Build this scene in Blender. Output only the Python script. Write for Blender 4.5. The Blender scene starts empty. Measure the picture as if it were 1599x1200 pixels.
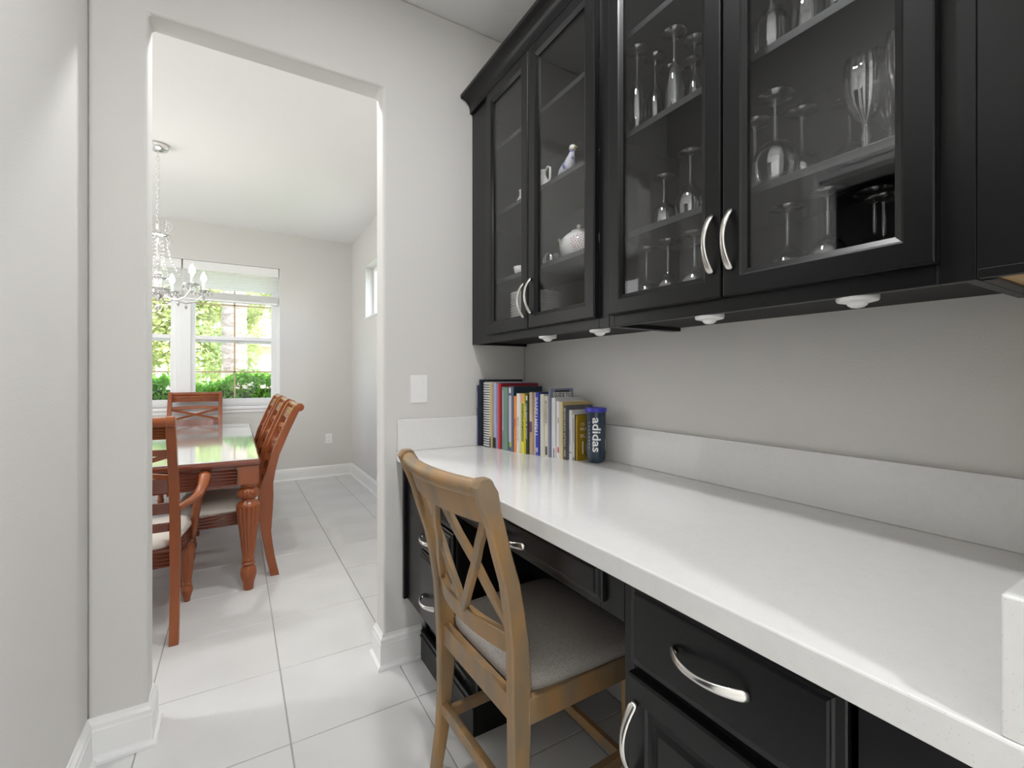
import bpy, bmesh, math, random
from mathutils import Vector, Matrix
random.seed(7)
R = math.radians
sc = bpy.context.scene
C = sc.collection

# ---------------------------------------------------------------- camera, world, sun, lights, exposure
cam = bpy.data.cameras.new('camera'); cam_o = bpy.data.objects.new('camera', cam); C.objects.link(cam_o)
cam_o.location = (0, 0, 1.25); cam_o.rotation_euler = (R(90), 0, R(-30.91))
cam.sensor_fit = 'HORIZONTAL'; cam.sensor_width = 36; cam.lens = 720.2 / 1599 * 36
cam.shift_y = -13.5 / 1599; cam.clip_start = 0.02; cam.clip_end = 300
sc.camera = cam_o
sc.view_settings.view_transform = 'Standard'; sc.view_settings.look = 'None'
sc.view_settings.gamma = 1; sc.view_settings.use_curve_mapping = False
sc.view_settings.exposure = .93
sc.cycles.max_bounces = 10; sc.cycles.diffuse_bounces = 5; sc.cycles.glossy_bounces = 4
sc.cycles.transparent_max_bounces = 24; sc.cycles.transmission_bounces = 6
sc.cycles.caustics_reflective = False; sc.cycles.caustics_refractive = False
sc.cycles.sample_clamp_indirect = 4.0

wd = bpy.data.worlds.new('sky'); sc.world = wd; wd.use_nodes = True
wn = wd.node_tree; wn.nodes.clear()
wo = wn.nodes.new('ShaderNodeOutputWorld'); wb = wn.nodes.new('ShaderNodeBackground')
sky = wn.nodes.new('ShaderNodeTexSky'); sky.sky_type = 'NISHITA'; sky.sun_disc = False
sky.sun_elevation = R(58); sky.sun_rotation = R(160); sky.altitude = 10; sky.dust_density = 2.0
wb.inputs['Strength'].default_value = .7
wn.links.new(sky.outputs[0], wb.inputs[0]); wn.links.new(wb.outputs[0], wo.inputs[0])

def light(name, kind, loc, rot, energy, color=(1, 1, 1), size=.2, size_y=None, spread=None):
    l = bpy.data.lights.new(name, kind); o = bpy.data.objects.new(name, l); C.objects.link(o)
    o.location = loc; o.rotation_euler = rot; l.energy = energy; l.color = color
    if kind == 'AREA':
        l.shape = 'RECTANGLE' if size_y else 'DISK'; l.size = size
        if size_y: l.size_y = size_y
        if spread: l.spread = spread
    elif kind == 'POINT': l.shadow_soft_size = size
    elif kind == 'SUN': l.angle = size
    return o
light('sun', 'SUN', (0, -5, 10), (R(32), 0, R(-18)), 8.5, (1, .95, .86), R(.6))
# recessed ceiling cans of the passage and the room behind the camera
light('down_light', 'AREA', (.43, .78, 2.868), (0, 0, 0), 9, (.985, .99, 1), .13)
light('down_light', 'AREA', (.43, -1.0, 2.868), (0, 0, 0), 12, (.985, .99, 1), .13)
# fill light added behind the camera; the end wall there has no glazing
light('fill_behind', 'AREA', (1.9, -3.05, 1.45), (R(90), 0, R(24)), 75, (.94, .97, 1.0), 2.2, 2.2)
light('fill_overhead', 'AREA', (1.55, -1.15, 2.868), (0, 0, 0), 26, (.98, .99, 1), .9)  # added overhead fill to brighten the passage walls, no fixture modelled
light('down_light', 'AREA', (.35, 2.42, 2.89), (0, 0, 0), 9, (.985, .99, 1), .13)  # added downlight hidden by the lintel, brightens the dining floor
light('down_light', 'AREA', (-1.3, 2.42, 2.89), (0, 0, 0), 8, (.985, .99, 1), .13)  # second added dining downlight, also out of view
# added fill, out of view in front of the solid left dining room wall
light('fill_dining', 'AREA', (-2.9, 4.1, 1.5), (R(90), 0, R(-90)), 27, (.97, .98, 1.0), 2.8, 2.2)

# ---------------------------------------------------------------- materials
MATS = {}
def mat(name, color, rough=.5, metal=0, bump=None, vary=None, spec=.5, coat=0, emit=None, stretch=(1, 1, 1)):
    if name in MATS: return MATS[name]
    m = bpy.data.materials.new(name); m.use_nodes = True; nt = m.node_tree
    b = nt.nodes['Principled BSDF']; b.inputs['Base Color'].default_value = (*color, 1)
    b.inputs['Roughness'].default_value = rough; b.inputs['Metallic'].default_value = metal
    b.inputs['Specular IOR Level'].default_value = spec; b.inputs['Coat Weight'].default_value = coat
    b.inputs['Coat Roughness'].default_value = .08
    if emit: b.inputs['Emission Color'].default_value = (*emit[0], 1); b.inputs['Emission Strength'].default_value = emit[1]
    if bump or vary:
        tc = nt.nodes.new('ShaderNodeTexCoord'); mp = nt.nodes.new('ShaderNodeMapping'); mp.inputs['Scale'].default_value = stretch
        nt.links.new(tc.outputs['Object'], mp.inputs[0])
    if bump:
        n = nt.nodes.new('ShaderNodeTexNoise'); n.inputs['Scale'].default_value = bump[0]; n.inputs['Detail'].default_value = 3
        bp = nt.nodes.new('ShaderNodeBump'); bp.inputs['Strength'].default_value = bump[1]; bp.inputs['Distance'].default_value = bump[2]
        nt.links.new(mp.outputs[0], n.inputs['Vector']); nt.links.new(n.outputs['Fac'], bp.inputs['Height']); nt.links.new(bp.outputs[0], b.inputs['Normal'])
    if vary:   # (scale, other colour, low, high)
        n = nt.nodes.new('ShaderNodeTexNoise'); n.inputs['Scale'].default_value = vary[0]; n.inputs['Detail'].default_value = 5
        r = nt.nodes.new('ShaderNodeMapRange'); r.inputs[1].default_value = vary[2]; r.inputs[2].default_value = vary[3]
        x = nt.nodes.new('ShaderNodeMix'); x.data_type = 'RGBA'; x.inputs[6].default_value = (*color, 1); x.inputs[7].default_value = (*vary[1], 1)
        nt.links.new(mp.outputs[0], n.inputs['Vector']); nt.links.new(n.outputs['Fac'], r.inputs[0]); nt.links.new(r.outputs[0], x.inputs[0]); nt.links.new(x.outputs[2], b.inputs['Base Color'])
    MATS[name] = m
    return m
def glass(name, tint=(1, 1, 1), f0=.04, boost=1.0, rough=.0):
    m = bpy.data.materials.new(name); m.use_nodes = True; nt = m.node_tree; nt.nodes.clear()
    o = nt.nodes.new('ShaderNodeOutputMaterial'); t = nt.nodes.new('ShaderNodeBsdfTransparent'); g = nt.nodes.new('ShaderNodeBsdfGlossy')
    x = nt.nodes.new('ShaderNodeMixShader'); f = nt.nodes.new('ShaderNodeFresnel'); f.inputs[0].default_value = 1.5
    ma = nt.nodes.new('ShaderNodeMath'); ma.operation = 'MULTIPLY'; ma.inputs[1].default_value = boost; ma.use_clamp = True
    t.inputs[0].default_value = (*tint, 1); g.inputs['Roughness'].default_value = rough
    # same angle from both sides: fresnel with ior > 1 on a back face would give total reflection
    geo = nt.nodes.new('ShaderNodeLayerWeight'); geo.inputs[0].default_value = .5
    p = nt.nodes.new('ShaderNodeMath'); p.operation = 'POWER'; p.inputs[1].default_value = 5.0
    s = nt.nodes.new('ShaderNodeMath'); s.operation = 'MULTIPLY_ADD'; s.inputs[1].default_value = 1 - f0; s.inputs[2].default_value = f0
    nt.nodes.remove(f)
    nt.links.new(geo.outputs['Facing'], p.inputs[0]); nt.links.new(p.outputs[0], s.inputs[0]); nt.links.new(s.outputs[0], ma.inputs[0])
    nt.links.new(ma.outputs[0], x.inputs[0]); nt.links.new(t.outputs[0], x.inputs[1]); nt.links.new(g.outputs[0], x.inputs[2]); nt.links.new(x.outputs[0], o.inputs[0])
    return m
WALL = mat('greige wall paint', (.665, .652, .627), .75, bump=(190, .25, .002))
CEIL = mat('ceiling paint', (.83, .825, .81), .85, bump=(90, .3, .003))
TRIM = mat('white trim paint', (.85, .85, .84), .35)
TILE = mat('porcelain tile', (.68, .68, .67), .30, vary=(3.0, (.615, .613, .603), .35, .75), bump=(5, .05, .002))
GROUT = mat('grout', (.36, .355, .345), .9)
BLACK = mat('espresso cabinet paint', (.0050, .0049, .0056), .33, spec=.36)
INNER = mat('cabinet interior', (.014, .0145, .016), .5)
DARKVOID = mat('black panel and gap shade', (.008, .008, .009), .7)  # near-black for hidden panels and slots, and for the toe gap's shade
NICKEL = mat('satin nickel', (.72, .70, .67), .24, 1)
CHROME = mat('chrome', (.85, .85, .86), .08, 1)
QUARTZ = None
def quartz():
    m = mat('white quartz', (.78, .775, .765), .11, spec=.5)
    nt = m.node_tree; b = nt.nodes['Principled BSDF']
    tc = nt.nodes.new('ShaderNodeTexCoord'); v = nt.nodes.new('ShaderNodeTexVoronoi'); v.inputs['Scale'].default_value = 170
    cr = nt.nodes.new('ShaderNodeValToRGB'); cr.color_ramp.elements[0].position = .06; cr.color_ramp.elements[0].color = (.62, .61, .595, 1)
    cr.color_ramp.elements[1].position = .16; cr.color_ramp.elements[1].color = (.77, .765, .755, 1)
    n = nt.nodes.new('ShaderNodeTexNoise'); n.inputs['Scale'].default_value = 60; n.inputs['Detail'].default_value = 4
    cr2 = nt.nodes.new('ShaderNodeValToRGB'); cr2.color_ramp.elements[0].position = .3; cr2.color_ramp.elements[0].color = (.975, .975, .975, 1); cr2.color_ramp.elements[1].position = .6
    mx = nt.nodes.new('ShaderNodeMix'); mx.data_type = 'RGBA'; mx.blend_type = 'MULTIPLY'; mx.inputs[0].default_value = 1
    nt.links.new(tc.outputs['Object'], v.inputs['Vector']); nt.links.new(tc.outputs['Object'], n.inputs['Vector'])
    nt.links.new(v.outputs['Distance'], cr.inputs[0]); nt.links.new(n.outputs['Fac'], cr2.inputs[0])
    nt.links.new(cr.outputs[0], mx.inputs[6]); nt.links.new(cr2.outputs[0], mx.inputs[7]); nt.links.new(mx.outputs[2], b.inputs['Base Color'])
    return m
QUARTZ = quartz()
PANE = glass('cabinet glass', (.97, .975, .975), .045, 1.0)
WPANE = glass('window glass', (.97, .98, .98), .04, .8)
CRYSTAL = glass('drinking glass', (.93, .935, .94), .09, 2.4, .03)
BEAD = glass('crystal bead', (.90, .90, .91), .34, 1.8, .08)
OAK = mat('weathered oak', (.36, .21, .088), .42, bump=(60, .2, .001), vary=(14, (.24, .175, .11), .40, .62), stretch=(1, 1, .35))
CHERRY = mat('cherry wood', (.29, .072, .013), .3, vary=(10, (.20, .045, .009), .3, .75), coat=.2, stretch=(1, 1, .25))
CHERRYD = mat('dark cherry wood', (.17, .036, .014), .25, vary=(10, (.12, .025, .01), .3, .75), coat=.35)
MAPLE = mat('raw maple ply', (.66, .43, .21), .5, vary=(4, (.60, .38, .18), .4, .7), stretch=(1, .1, 1))
SEATG = mat('grey woven fabric', (.44, .41, .375), .95, bump=(700, .5, .001), vary=(300, (.33, .305, .28), .4, .6))
CREAM = mat('cream upholstery', (.72, .68, .61), .9, bump=(300, .3, .001))
TAUPE = mat('taupe upholstery', (.26, .235, .21), .9, bump=(300, .3, .001))
PLASTIC = mat('white plastic', (.85, .85, .84), .35)
CHINA = mat('white china', (.86, .85, .83), .15)

# ---------------------------------------------------------------- mesh helpers
class MB:
    def __init__(s, off=(0, 0, 0)):
        s.v = []; s.f = []; s.m = []; s.cur = 0; s.off = Vector(off)
    def add(s, vs, fs):
        b = len(s.v); s.v += [tuple(Vector(p) - s.off) for p in vs]; s.f += [tuple(i + b for i in f) for f in fs]; s.m += [s.cur] * len(fs)
        return s
    def box(s, x0, x1, y0, y1, z0, z1):
        v = [(x, y, z) for z in (z0, z1) for y in (y0, y1) for x in (x0, x1)]
        return s.add(v, [(0, 2, 3, 1), (4, 5, 7, 6), (0, 1, 5, 4), (2, 6, 7, 3), (0, 4, 6, 2), (1, 3, 7, 5)])
    def loops(s, L, close=False, cap=True):
        n = len(L[0]); vs = [p for l in L for p in l]; fs = []
        k = len(L)
        for i in range(k if close else k - 1):
            a = i * n; b = ((i + 1) % k) * n
            for j in range(n): fs.append((a + j, a + (j + 1) % n, b + (j + 1) % n, b + j))
        if cap and not close: fs.append(tuple(range(n))[::-1]); fs.append(tuple((k - 1) * n + j for j in range(n)))
        return s.add(vs, fs)
    def lathe(s, prof, c=(0, 0, 0), n=24, flute=None, axis='z', cap=True):
        L = []
        for i, (r, h) in enumerate(prof):
            l = []
            for j in range(n):
                a = 2 * math.pi * j / n; rr = max(r, .0002)
                if flute and flute[0] <= h <= flute[1]: rr *= 1 - flute[3] * abs(math.sin(a * flute[2] / 2)) ** .0 * (.5 + .5 * math.cos(a * flute[2]))
                p = (rr * math.cos(a), rr * math.sin(a), h)
                if axis == 'x': p = (p[2], p[0], p[1])
                if axis == 'y': p = (p[0], p[2], p[1])
                l.append((c[0] + p[0], c[1] + p[1], c[2] + p[2]))
            L.append(l)
        return s.loops(L, cap=cap)
    def tube(s, pts, r, n=8, closed=False, sq=None):
        pts = [Vector(p) for p in pts]; L = []; k = len(pts); up = Vector((0, 0, 1)); prev = None
        for i, p in enumerate(pts):
            if closed: d = pts[(i + 1) % k] - pts[i - 1]
            else: d = pts[min(i + 1, k - 1)] - pts[max(i - 1, 0)]
            d.normalize()
            a = prev if prev else (up if abs(d.z) < .9 else Vector((1, 0, 0)))
            u = (a - d * a.dot(d)).normalized(); w = d.cross(u); prev = u
            rr = r[i] if isinstance(r, (list, tuple)) else r
            L.append([tuple(p + (u * math.cos(2 * math.pi * j / n) + w * math.sin(2 * math.pi * j / n) * (sq or 1)) * rr) for j in range(n)])
        return s.loops(L, close=closed)
    def sweep(s, pts, sec):
        """box-section sweep: sec(i) -> list of (a, b) offsets; frames: a along given vector A, b along B, both per point"""
        L = []
        for i, (p, A, B) in enumerate(pts):
            L.append([tuple(Vector(p) + Vector(A) * a + Vector(B) * b) for a, b in sec(i)])
        return s.loops(L)
    def build(s, name, m, parent=None, bevel=0, smooth=False, loc=None, seg=2):
        me = bpy.data.meshes.new(name); me.from_pydata(s.v, [], s.f)
        ms = m if isinstance(m, (list, tuple)) else [m]
        for x in ms: me.materials.append(x)
        if len(ms) > 1: me.polygons.foreach_set('material_index', s.m)
        bm = bmesh.new(); bm.from_mesh(me); bmesh.ops.recalc_face_normals(bm, faces=bm.faces); bm.to_mesh(me); bm.free()
        if smooth:
            me.polygons.foreach_set('use_smooth', [True] * len(me.polygons))
            if smooth != 2:
                try: me.set_sharp_from_angle(angle=R(40))
                except Exception: pass
        o = bpy.data.objects.new(name, me); C.objects.link(o)
        if parent: o.parent = parent
        if loc: o.location = loc
        if bevel:
            b = o.modifiers.new('bevel', 'BEVEL'); b.width = bevel; b.segments = seg; b.limit_method = 'ANGLE'; b.angle_limit = R(35)
        return o
def tag(o, label=None, cat=None, group=None, kind=None):
    if label: o['label'] = label
    if cat: o['category'] = cat
    if group: o['group'] = group
    if kind: o['kind'] = kind
    return o
def thing(name, label, cat, loc=(0, 0, 0), rz=0, group=None):
    o = bpy.data.objects.new(name, None); C.objects.link(o); o.empty_display_size = .05
    o.location = loc; o.rotation_euler = (0, 0, rz)
    return tag(o, label, cat, group)
def struct(o, label=None): return tag(o, label, None, None, 'structure')
def copy_tree(o, parent=None):
    c = o.copy(); C.objects.link(c); c.parent = parent
    for ch in list(o.children): copy_tree(ch, c)
    return c
def polysweep(mb, path, prof, closed=False):
    """sweep (d, z) profile along a 2D polyline, d to the left of travel, mitred"""
    P = [Vector(p) for p in path]; L = []
    for i, p in enumerate(P):
        d0 = (P[i] - P[i - 1]).normalized() if i > 0 else None; d1 = (P[i + 1] - P[i]).normalized() if i < len(P) - 1 else None
        if d0 is None: n = Vector((-d1.y, d1.x)); k = 1
        elif d1 is None: n = Vector((-d0.y, d0.x)); k = 1
        else:
            n0 = Vector((-d0.y, d0.x)); n1 = Vector((-d1.y, d1.x)); n = (n0 + n1).normalized(); k = 1 / max(.2, n.dot(n0))
        L.append([(p.x + n.x * d * k, p.y + n.y * d * k, z) for d, z in prof])
    mb.loops(L); return mb
def rect_ring(mb, o, u, v, n, w, h, prof, cap_front=False, cap_back=True, close=False):
    """rectangle w x h (u, v axes) built from loops (inset, height along n)"""
    o, u, v, n = Vector(o), Vector(u), Vector(v), Vector(n); L = []
    for i, z in prof:
        L.append([tuple(o + u * a + v * b + n * z) for a, b in ((i, i), (w - i, i), (w - i, h - i), (i, h - i))])
    b = len(mb.v); k = len(L); vs = [p for l in L for p in l]; fs = []
    for i in range(k if close else k - 1):
        a = i * 4; c = ((i + 1) % k) * 4
        for j in range(4): fs.append((a + j, a + (j + 1) % 4, c + (j + 1) % 4, c + j))
    if cap_back and not close: fs.append((3, 2, 1, 0))
    if cap_front and not close: fs.append(tuple((k - 1) * 4 + j for j in range(4)))
    mb.add(vs, fs); return mb
_tc = {}
def text_geo(s, bold=0.0):
    if (s, bold) in _tc: return _tc[(s, bold)]
    cu = bpy.data.curves.new('t', 'FONT'); cu.body = s; cu.offset = bold; cu.resolution_u = 3
    o = bpy.data.objects.new('t', cu); C.objects.link(o); bpy.context.view_layer.update()
    me = bpy.data.meshes.new_from_object(o.evaluated_get(bpy.context.evaluated_depsgraph_get()))
    v = [tuple(x.co[:2]) for x in me.vertices]; f = [tuple(p.vertices) for p in me.polygons]
    bpy.data.objects.remove(o); bpy.data.meshes.remove(me); bpy.data.curves.remove(cu)
    xs = [p[0] for p in v]; ys = [p[1] for p in v]
    x0, x1, y0, y1 = min(xs), max(xs), min(ys), max(ys)
    v = [((x - x0) / (x1 - x0), (y - y0) / (y1 - y0)) for x, y in v]
    _tc[(s, bold)] = (v, f); return v, f
def text_strips(s, bold, n=12):
    v, f = text_geo(s, bold); bm = bmesh.new(); vs = [bm.verts.new((x, y, 0)) for x, y in v]
    for q in f:
        try: bm.faces.new([vs[i] for i in q])
        except ValueError: pass
    for k in range(1, n):
        bmesh.ops.bisect_plane(bm, geom=bm.verts[:] + bm.edges[:] + bm.faces[:], plane_co=(0, k / n, 0), plane_no=(0, 1, 0))
    bm.verts.index_update(); out = ([tuple(x.co[:2]) for x in bm.verts], [tuple(x.index for x in q.verts) for q in bm.faces]); bm.free(); return out
def text_on(mb, s, fn, bold=0.0):
    v, f = text_geo(s, bold); mb.add([fn(a, b) for a, b in v], f); return mb

# ---------------------------------------------------------------- room shell
XW, XL, Y0, Y1, YF = 1.262, -.41, 1.975, 2.085, 6.05
HC, HO, XA, XB = 2.895, 2.482, -.256, .54
DXL = -3.0
TX0, TY0, TW, TH = .161, 1.727, .446, .4605
fl = struct(MB().box(DXL - .2, 3.5, -3.5, YF + .2, -.12, -.0025).build('floor', GROUT), 'pale square porcelain tiles with thin grey grout')
tile_cache = {}
def tile(xa, xb, ya, yb):
    g = .0022; key = (round(xb - xa, 4), round(yb - ya, 4))
    if key not in tile_cache:
        w, h = key[0] / 2 - g, key[1] / 2 - g; b = .0018
        m = MB(); m.loops([[(-w, -h, -.008), (w, -h, -.008), (w, h, -.008), (-w, h, -.008)], [(-w, -h, -b), (w, -h, -b), (w, h, -b), (-w, h, -b)],
                 [(-w + b, -h + b, 0), (w - b, -h + b, 0), (w - b, h - b, 0), (-w + b, h - b, 0)]])
        o_ = m.build('tile_master', TILE); tile_cache[key] = o_.data; bpy.data.objects.remove(o_)
    o = bpy.data.objects.new('floor_tile', tile_cache[key]); C.objects.link(o); o.parent = fl
    o.location = ((xa + xb) / 2, (ya + yb) / 2, random.uniform(-.0003, .0003))
for i in range(-7, 8):
    for j in range(-9, 11):
        xa, xb = TX0 + i * TW, TX0 + (i + 1) * TW; ya, yb = TY0 + j * TH, TY0 + (j + 1) * TH
        if yb > .1: xb = min(xb, XW)
        else: xb = min(xb, 3.4)
        yb = min(yb, YF)
        if yb <= 2.03:
            xa = max(xa, XL)
        elif ya < 2.03:
            xa = max(xa, XL)
        if xb - xa < .01 or yb - ya < .01: continue
        tile(xa, xb, ya, yb)

struct(MB().box(XL, 3.4, -3.2, Y1, HC, HC + .15).build('ceiling', CEIL), 'pale textured ceiling over the passage')
struct(MB().box(DXL - .2, XW + .3, Y1, YF + .3, HC + .02, HC + .17).build('ceiling', CEIL), 'white ceiling of the dining room')
mw = MB()
mw.box(XL - .1, XA, Y0, Y1, 0, HO); mw.box(XB, XW, Y0, Y1, 0, HO); mw.box(XL - .1, XW, Y0, Y1, HO, HC + .02)
def middle_wall():
    # one welded wall with the opening cut out, its corners rounded by the bevel
    v2 = [(XL, 0), (XA, 0), (XA, HO), (XB, HO), (XB, 0), (XW, 0), (XW, HC), (XL, HC)]
    m = MB(); m.loops([[(x, Y0, z) for x, z in v2], [(x, Y1, z) for x, z in v2]]); return m
struct(middle_wall().build('wall_middle', WALL, bevel=.012, seg=3), 'greige wall with the tall square-topped opening to the dining room')
struct(MB().box(DXL, XL, Y0 + .01, Y1, 0, HC + .02).build('wall_middle_side', WALL))
# left wall with a cased doorway (its casing is what the cabinet glass mirrors)
DY0, DY1, DZ = .28, 1.10, 2.14
lw = MB(); lw.box(XL - .12, XL, DY1, Y1, 0, HC); lw.box(XL - .12, XL, -3.2, DY0, 0, HC); lw.box(XL - .12, XL, DY0, DY1, DZ, HC)
struct(lw.build('wall_left', WALL), 'greige wall along the left edge of the passage')
cs = MB()
for (a, b, c, d) in ((DY1, DY1 + .07, 0, DZ + .07), (DY0 - .07, DY0, 0, DZ + .07)):
    cs.box(XL, XL + .016, a, b, c, d); cs.box(XL + .016, XL + .024, a + .012, b - .03, c, d - .012)
cs.box(XL, XL + .0155, DY0, DY1, DZ, DZ + .07); cs.box(XL + .016, XL + .0235, DY0 - .02, DY1 + .02, DZ + .03, DZ + .058)
cs.box(XL - .12, XL, DY1 - .015, DY1, 0, DZ); cs.box(XL - .12, XL, DY0, DY0 + .015, 0, DZ); cs.box(XL - .12, XL, DY0, DY1, DZ - .015, DZ)
struct(cs.build('door_1', TRIM, bevel=.003), 'white cased doorway in the left wall')
pc = MB(); pc.box(XL - 1.4, XL - 1.32, -.3, 1.7, 0, 2.5); pc.box(XL - 1.32, XL - .12, -.3, -.2, 0, 2.5); pc.box(XL - 1.32, XL - .12, 1.6, 1.7, 0, 2.5); pc.box(XL - 1.4, XL - .12, -.3, 1.7, 2.5, 2.6); pc.box(XL - 1.4, XL - .12, -.3, 1.7, -.1, 0)
struct(pc.build('wall_pantry', mat('pantry shade', (.05, .055, .06), .8)), 'unlit pantry behind the doorway')  # walls coloured dark to carry the shade of an unlit room
# right wall: from behind the camera to the far wall, with the small high window
WY0, WY1, WZ0, WZ1 = 4.42, 5.34, 1.90, 2.475
def hole_wall(lo, hi, holes, flip):
    # lo/hi: (a0, z0), (a1, z1) in the wall plane, holes [(a0, a1, z0, z1)] side by side; returns boxes (a0, a1, z0, z1)
    out = []; a = lo[0]
    for (h0, h1, z0, z1) in holes:
        out.append((a, h0, lo[1], hi[1])); out.append((h0, h1, lo[1], z0)); out.append((h0, h1, z1, hi[1])); a = h1
    out.append((a, hi[0], lo[1], hi[1])); return out
rw = MB()
for a0, a1, z0, z1 in hole_wall((-.25, 0), (YF + .2, HC + .02), [(WY0, WY1, WZ0, WZ1)], 0): rw.box(XW, XW + .18, a0, a1, z0, z1)
struct(rw.build('wall_right', WALL), 'greige wall behind the desk and on into the dining room')
WX0, WX1, VZ0, VZ1 = -1.427, .443, .905, 2.50
fw = MB()
for a0, a1, z0, z1 in hole_wall((DXL - .2, 0), (XW, HC + .02), [(WX0, WX1, VZ0, VZ1)], 0): fw.box(a0, a1, YF, YF + .2, z0, z1)
struct(fw.build('wall_far', WALL), 'greige dining room wall with the wide window')
struct(MB().box(DXL - .2, DXL, Y0, YF, 0, HC + .02).build('wall_dining_left', WALL))
nw = MB(); nw.box(XL - .1, 3.4, -3.35, -3.2, 0, HC)
struct(nw.build('wall_near', WALL))
nb = MB(); nb.box(.64, XW, -.12, .10, 0, HC)
struct(nb.build('wall_near_side', WALL), 'end wall the desk and wall cabinets butt against') if False else None
BBP = [(0, 0), (.027, 0), (.027, .010), (.023, .017), (.017, .020), (.015, .026), (.015, .104), (.0125, .108), (.0125, .122), (.009, .128), (.006, .132), (.003, .143), (0, .143)]
def baseboard(name, path, label):
    m = MB(); polysweep(m, path, BBP); o = m.build(name, TRIM); return struct(o, label)
baseboard('baseboard_right', [(.71, Y0), (XB, Y0), (XB, Y1), (XW, Y1), (XW, YF), (WX0 - 1.6, YF)], 'white moulded baseboard right of the opening and round the dining room')
baseboard('baseboard_left', [(DXL, YF), (DXL, Y1), (XA, Y1), (XA, Y0), (XL, Y0), (XL, DY1 + .07)], 'white moulded baseboard left of the opening')
# windows -------------------------------------------------------
def sash(par, a0, a1, z0, z1, fr, y0, y1, munt_v=True, munt_h=None, ax='x', name='sash'):
    def B(m, p, q, r, s_, d0=y0, d1=y1):
        if ax == 'x': m.box(p, q, d0, d1, r, s_)
        else: m.box(d0, d1, p, q, r, s_)
    s = MB(); B(s, a0, a0 + fr, z0, z1); B(s, a1 - fr, a1, z0, z1); B(s, a0 + fr, a1 - fr, z0, z0 + fr); B(s, a0 + fr, a1 - fr, z1 - fr, z1)
    so = s.build(name, TRIM, par, bevel=.002)
    ym = (y0 + y1) / 2
    g = MB(); B(g, a0 + fr, a1 - fr, z0 + fr, z1 - fr, ym - .002, ym + .002); g.build('pane', WPANE, so)
    if munt_v:
        mu = MB(); c = (a0 + a1) / 2; B(mu, c - .008, c + .008, z0 + fr, z1 - fr, ym - .006, ym + .006)
        mu.build('muntin', mat('bronze muntin', (.55, .43, .28), .5), so)  # muntins in one even tan bronze
    if munt_h:
        mu = MB(); B(mu, a0 + fr, a1 - fr, munt_h - .008, munt_h + .008, ym - .006, ym + .006)
        mu.build('muntin', mat('bronze muntin', (.55, .43, .28), .5), so)
    return so
w1 = tag(bpy.data.objects.new('window_1', None), 'wide white twin sash window on the dining room far wall', None, None, 'structure'); C.objects.link(w1)
yw0, yw1 = YF + .07, YF + .15
f = MB(); f.box(WX0, WX0 + .045, yw0, yw1, VZ0, VZ1); f.box(WX1 - .045, WX1, yw0, yw1, VZ0, VZ1); f.box(WX0 + .045, WX1 - .045, yw0, yw1, VZ0, VZ0 + .04); f.box(WX0 + .045, WX1 - .045, yw0, yw1, VZ1 - .05, VZ1)
f.box(-.562, -.422, yw0 - .01, yw1, VZ0 + .04, VZ1 - .05)
f.build('frame', TRIM, w1, bevel=.003)
sl = MB(); sl.box(WX0 - .02, WX1 + .02, YF - .03, YF + .07, VZ0 - .035, VZ0); sl.box(WX0, WX1, YF - .012, YF + .001, VZ0 - .075, VZ0 - .035)
sl.build('window_sill', TRIM, w1, bevel=.004)
ret = MB(); ret.box(WX1 - .004, WX1 + .0, YF + .001, yw0, VZ0, VZ1); ret.build('jamb_lining', TRIM, w1)
for a0, a1 in ((WX0 + .045, -.562), (-.422, WX1 - .045)):
    sash(w1, a0, a1, VZ0 + .04, 1.69, .042, yw0 + .005, yw0 + .035, True, 1.29, name='lower_sash')
    sash(w1, a0, a1, 1.62, VZ1 - .05, .04, yw0 + .04, yw0 + .07, True, 2.05, name='upper_sash')
w2 = tag(bpy.data.objects.new('window_2', None), 'small high window in the dining room right wall', None, None, 'structure'); C.objects.link(w2)
fm = MB(); X0_, X1_ = XW + .09, XW + .15
fm.box(X0_, X1_, WY0, WY0 + .04, WZ0, WZ1); fm.box(X0_, X1_, WY1 - .04, WY1, WZ0, WZ1); fm.box(X0_, X1_, WY0 + .04, WY1 - .04, WZ0, WZ0 + .04); fm.box(X0_, X1_, WY0 + .04, WY1 - .04, WZ1 - .04, WZ1)
fm.build('frame', TRIM, w2, bevel=.002); g = MB(); g.box(X0_ + .03, X0_ + .034, WY0 + .04, WY1 - .04, WZ0 + .04, WZ1 - .04); g.build('pane', WPANE, w2)
s2 = MB(); s2.box(XW - .012, X0_, WY0 - .01, WY1 + .01, WZ0 - .018, WZ0 + .004); s2.build('window_sill', TRIM, w2, bevel=.003)
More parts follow.
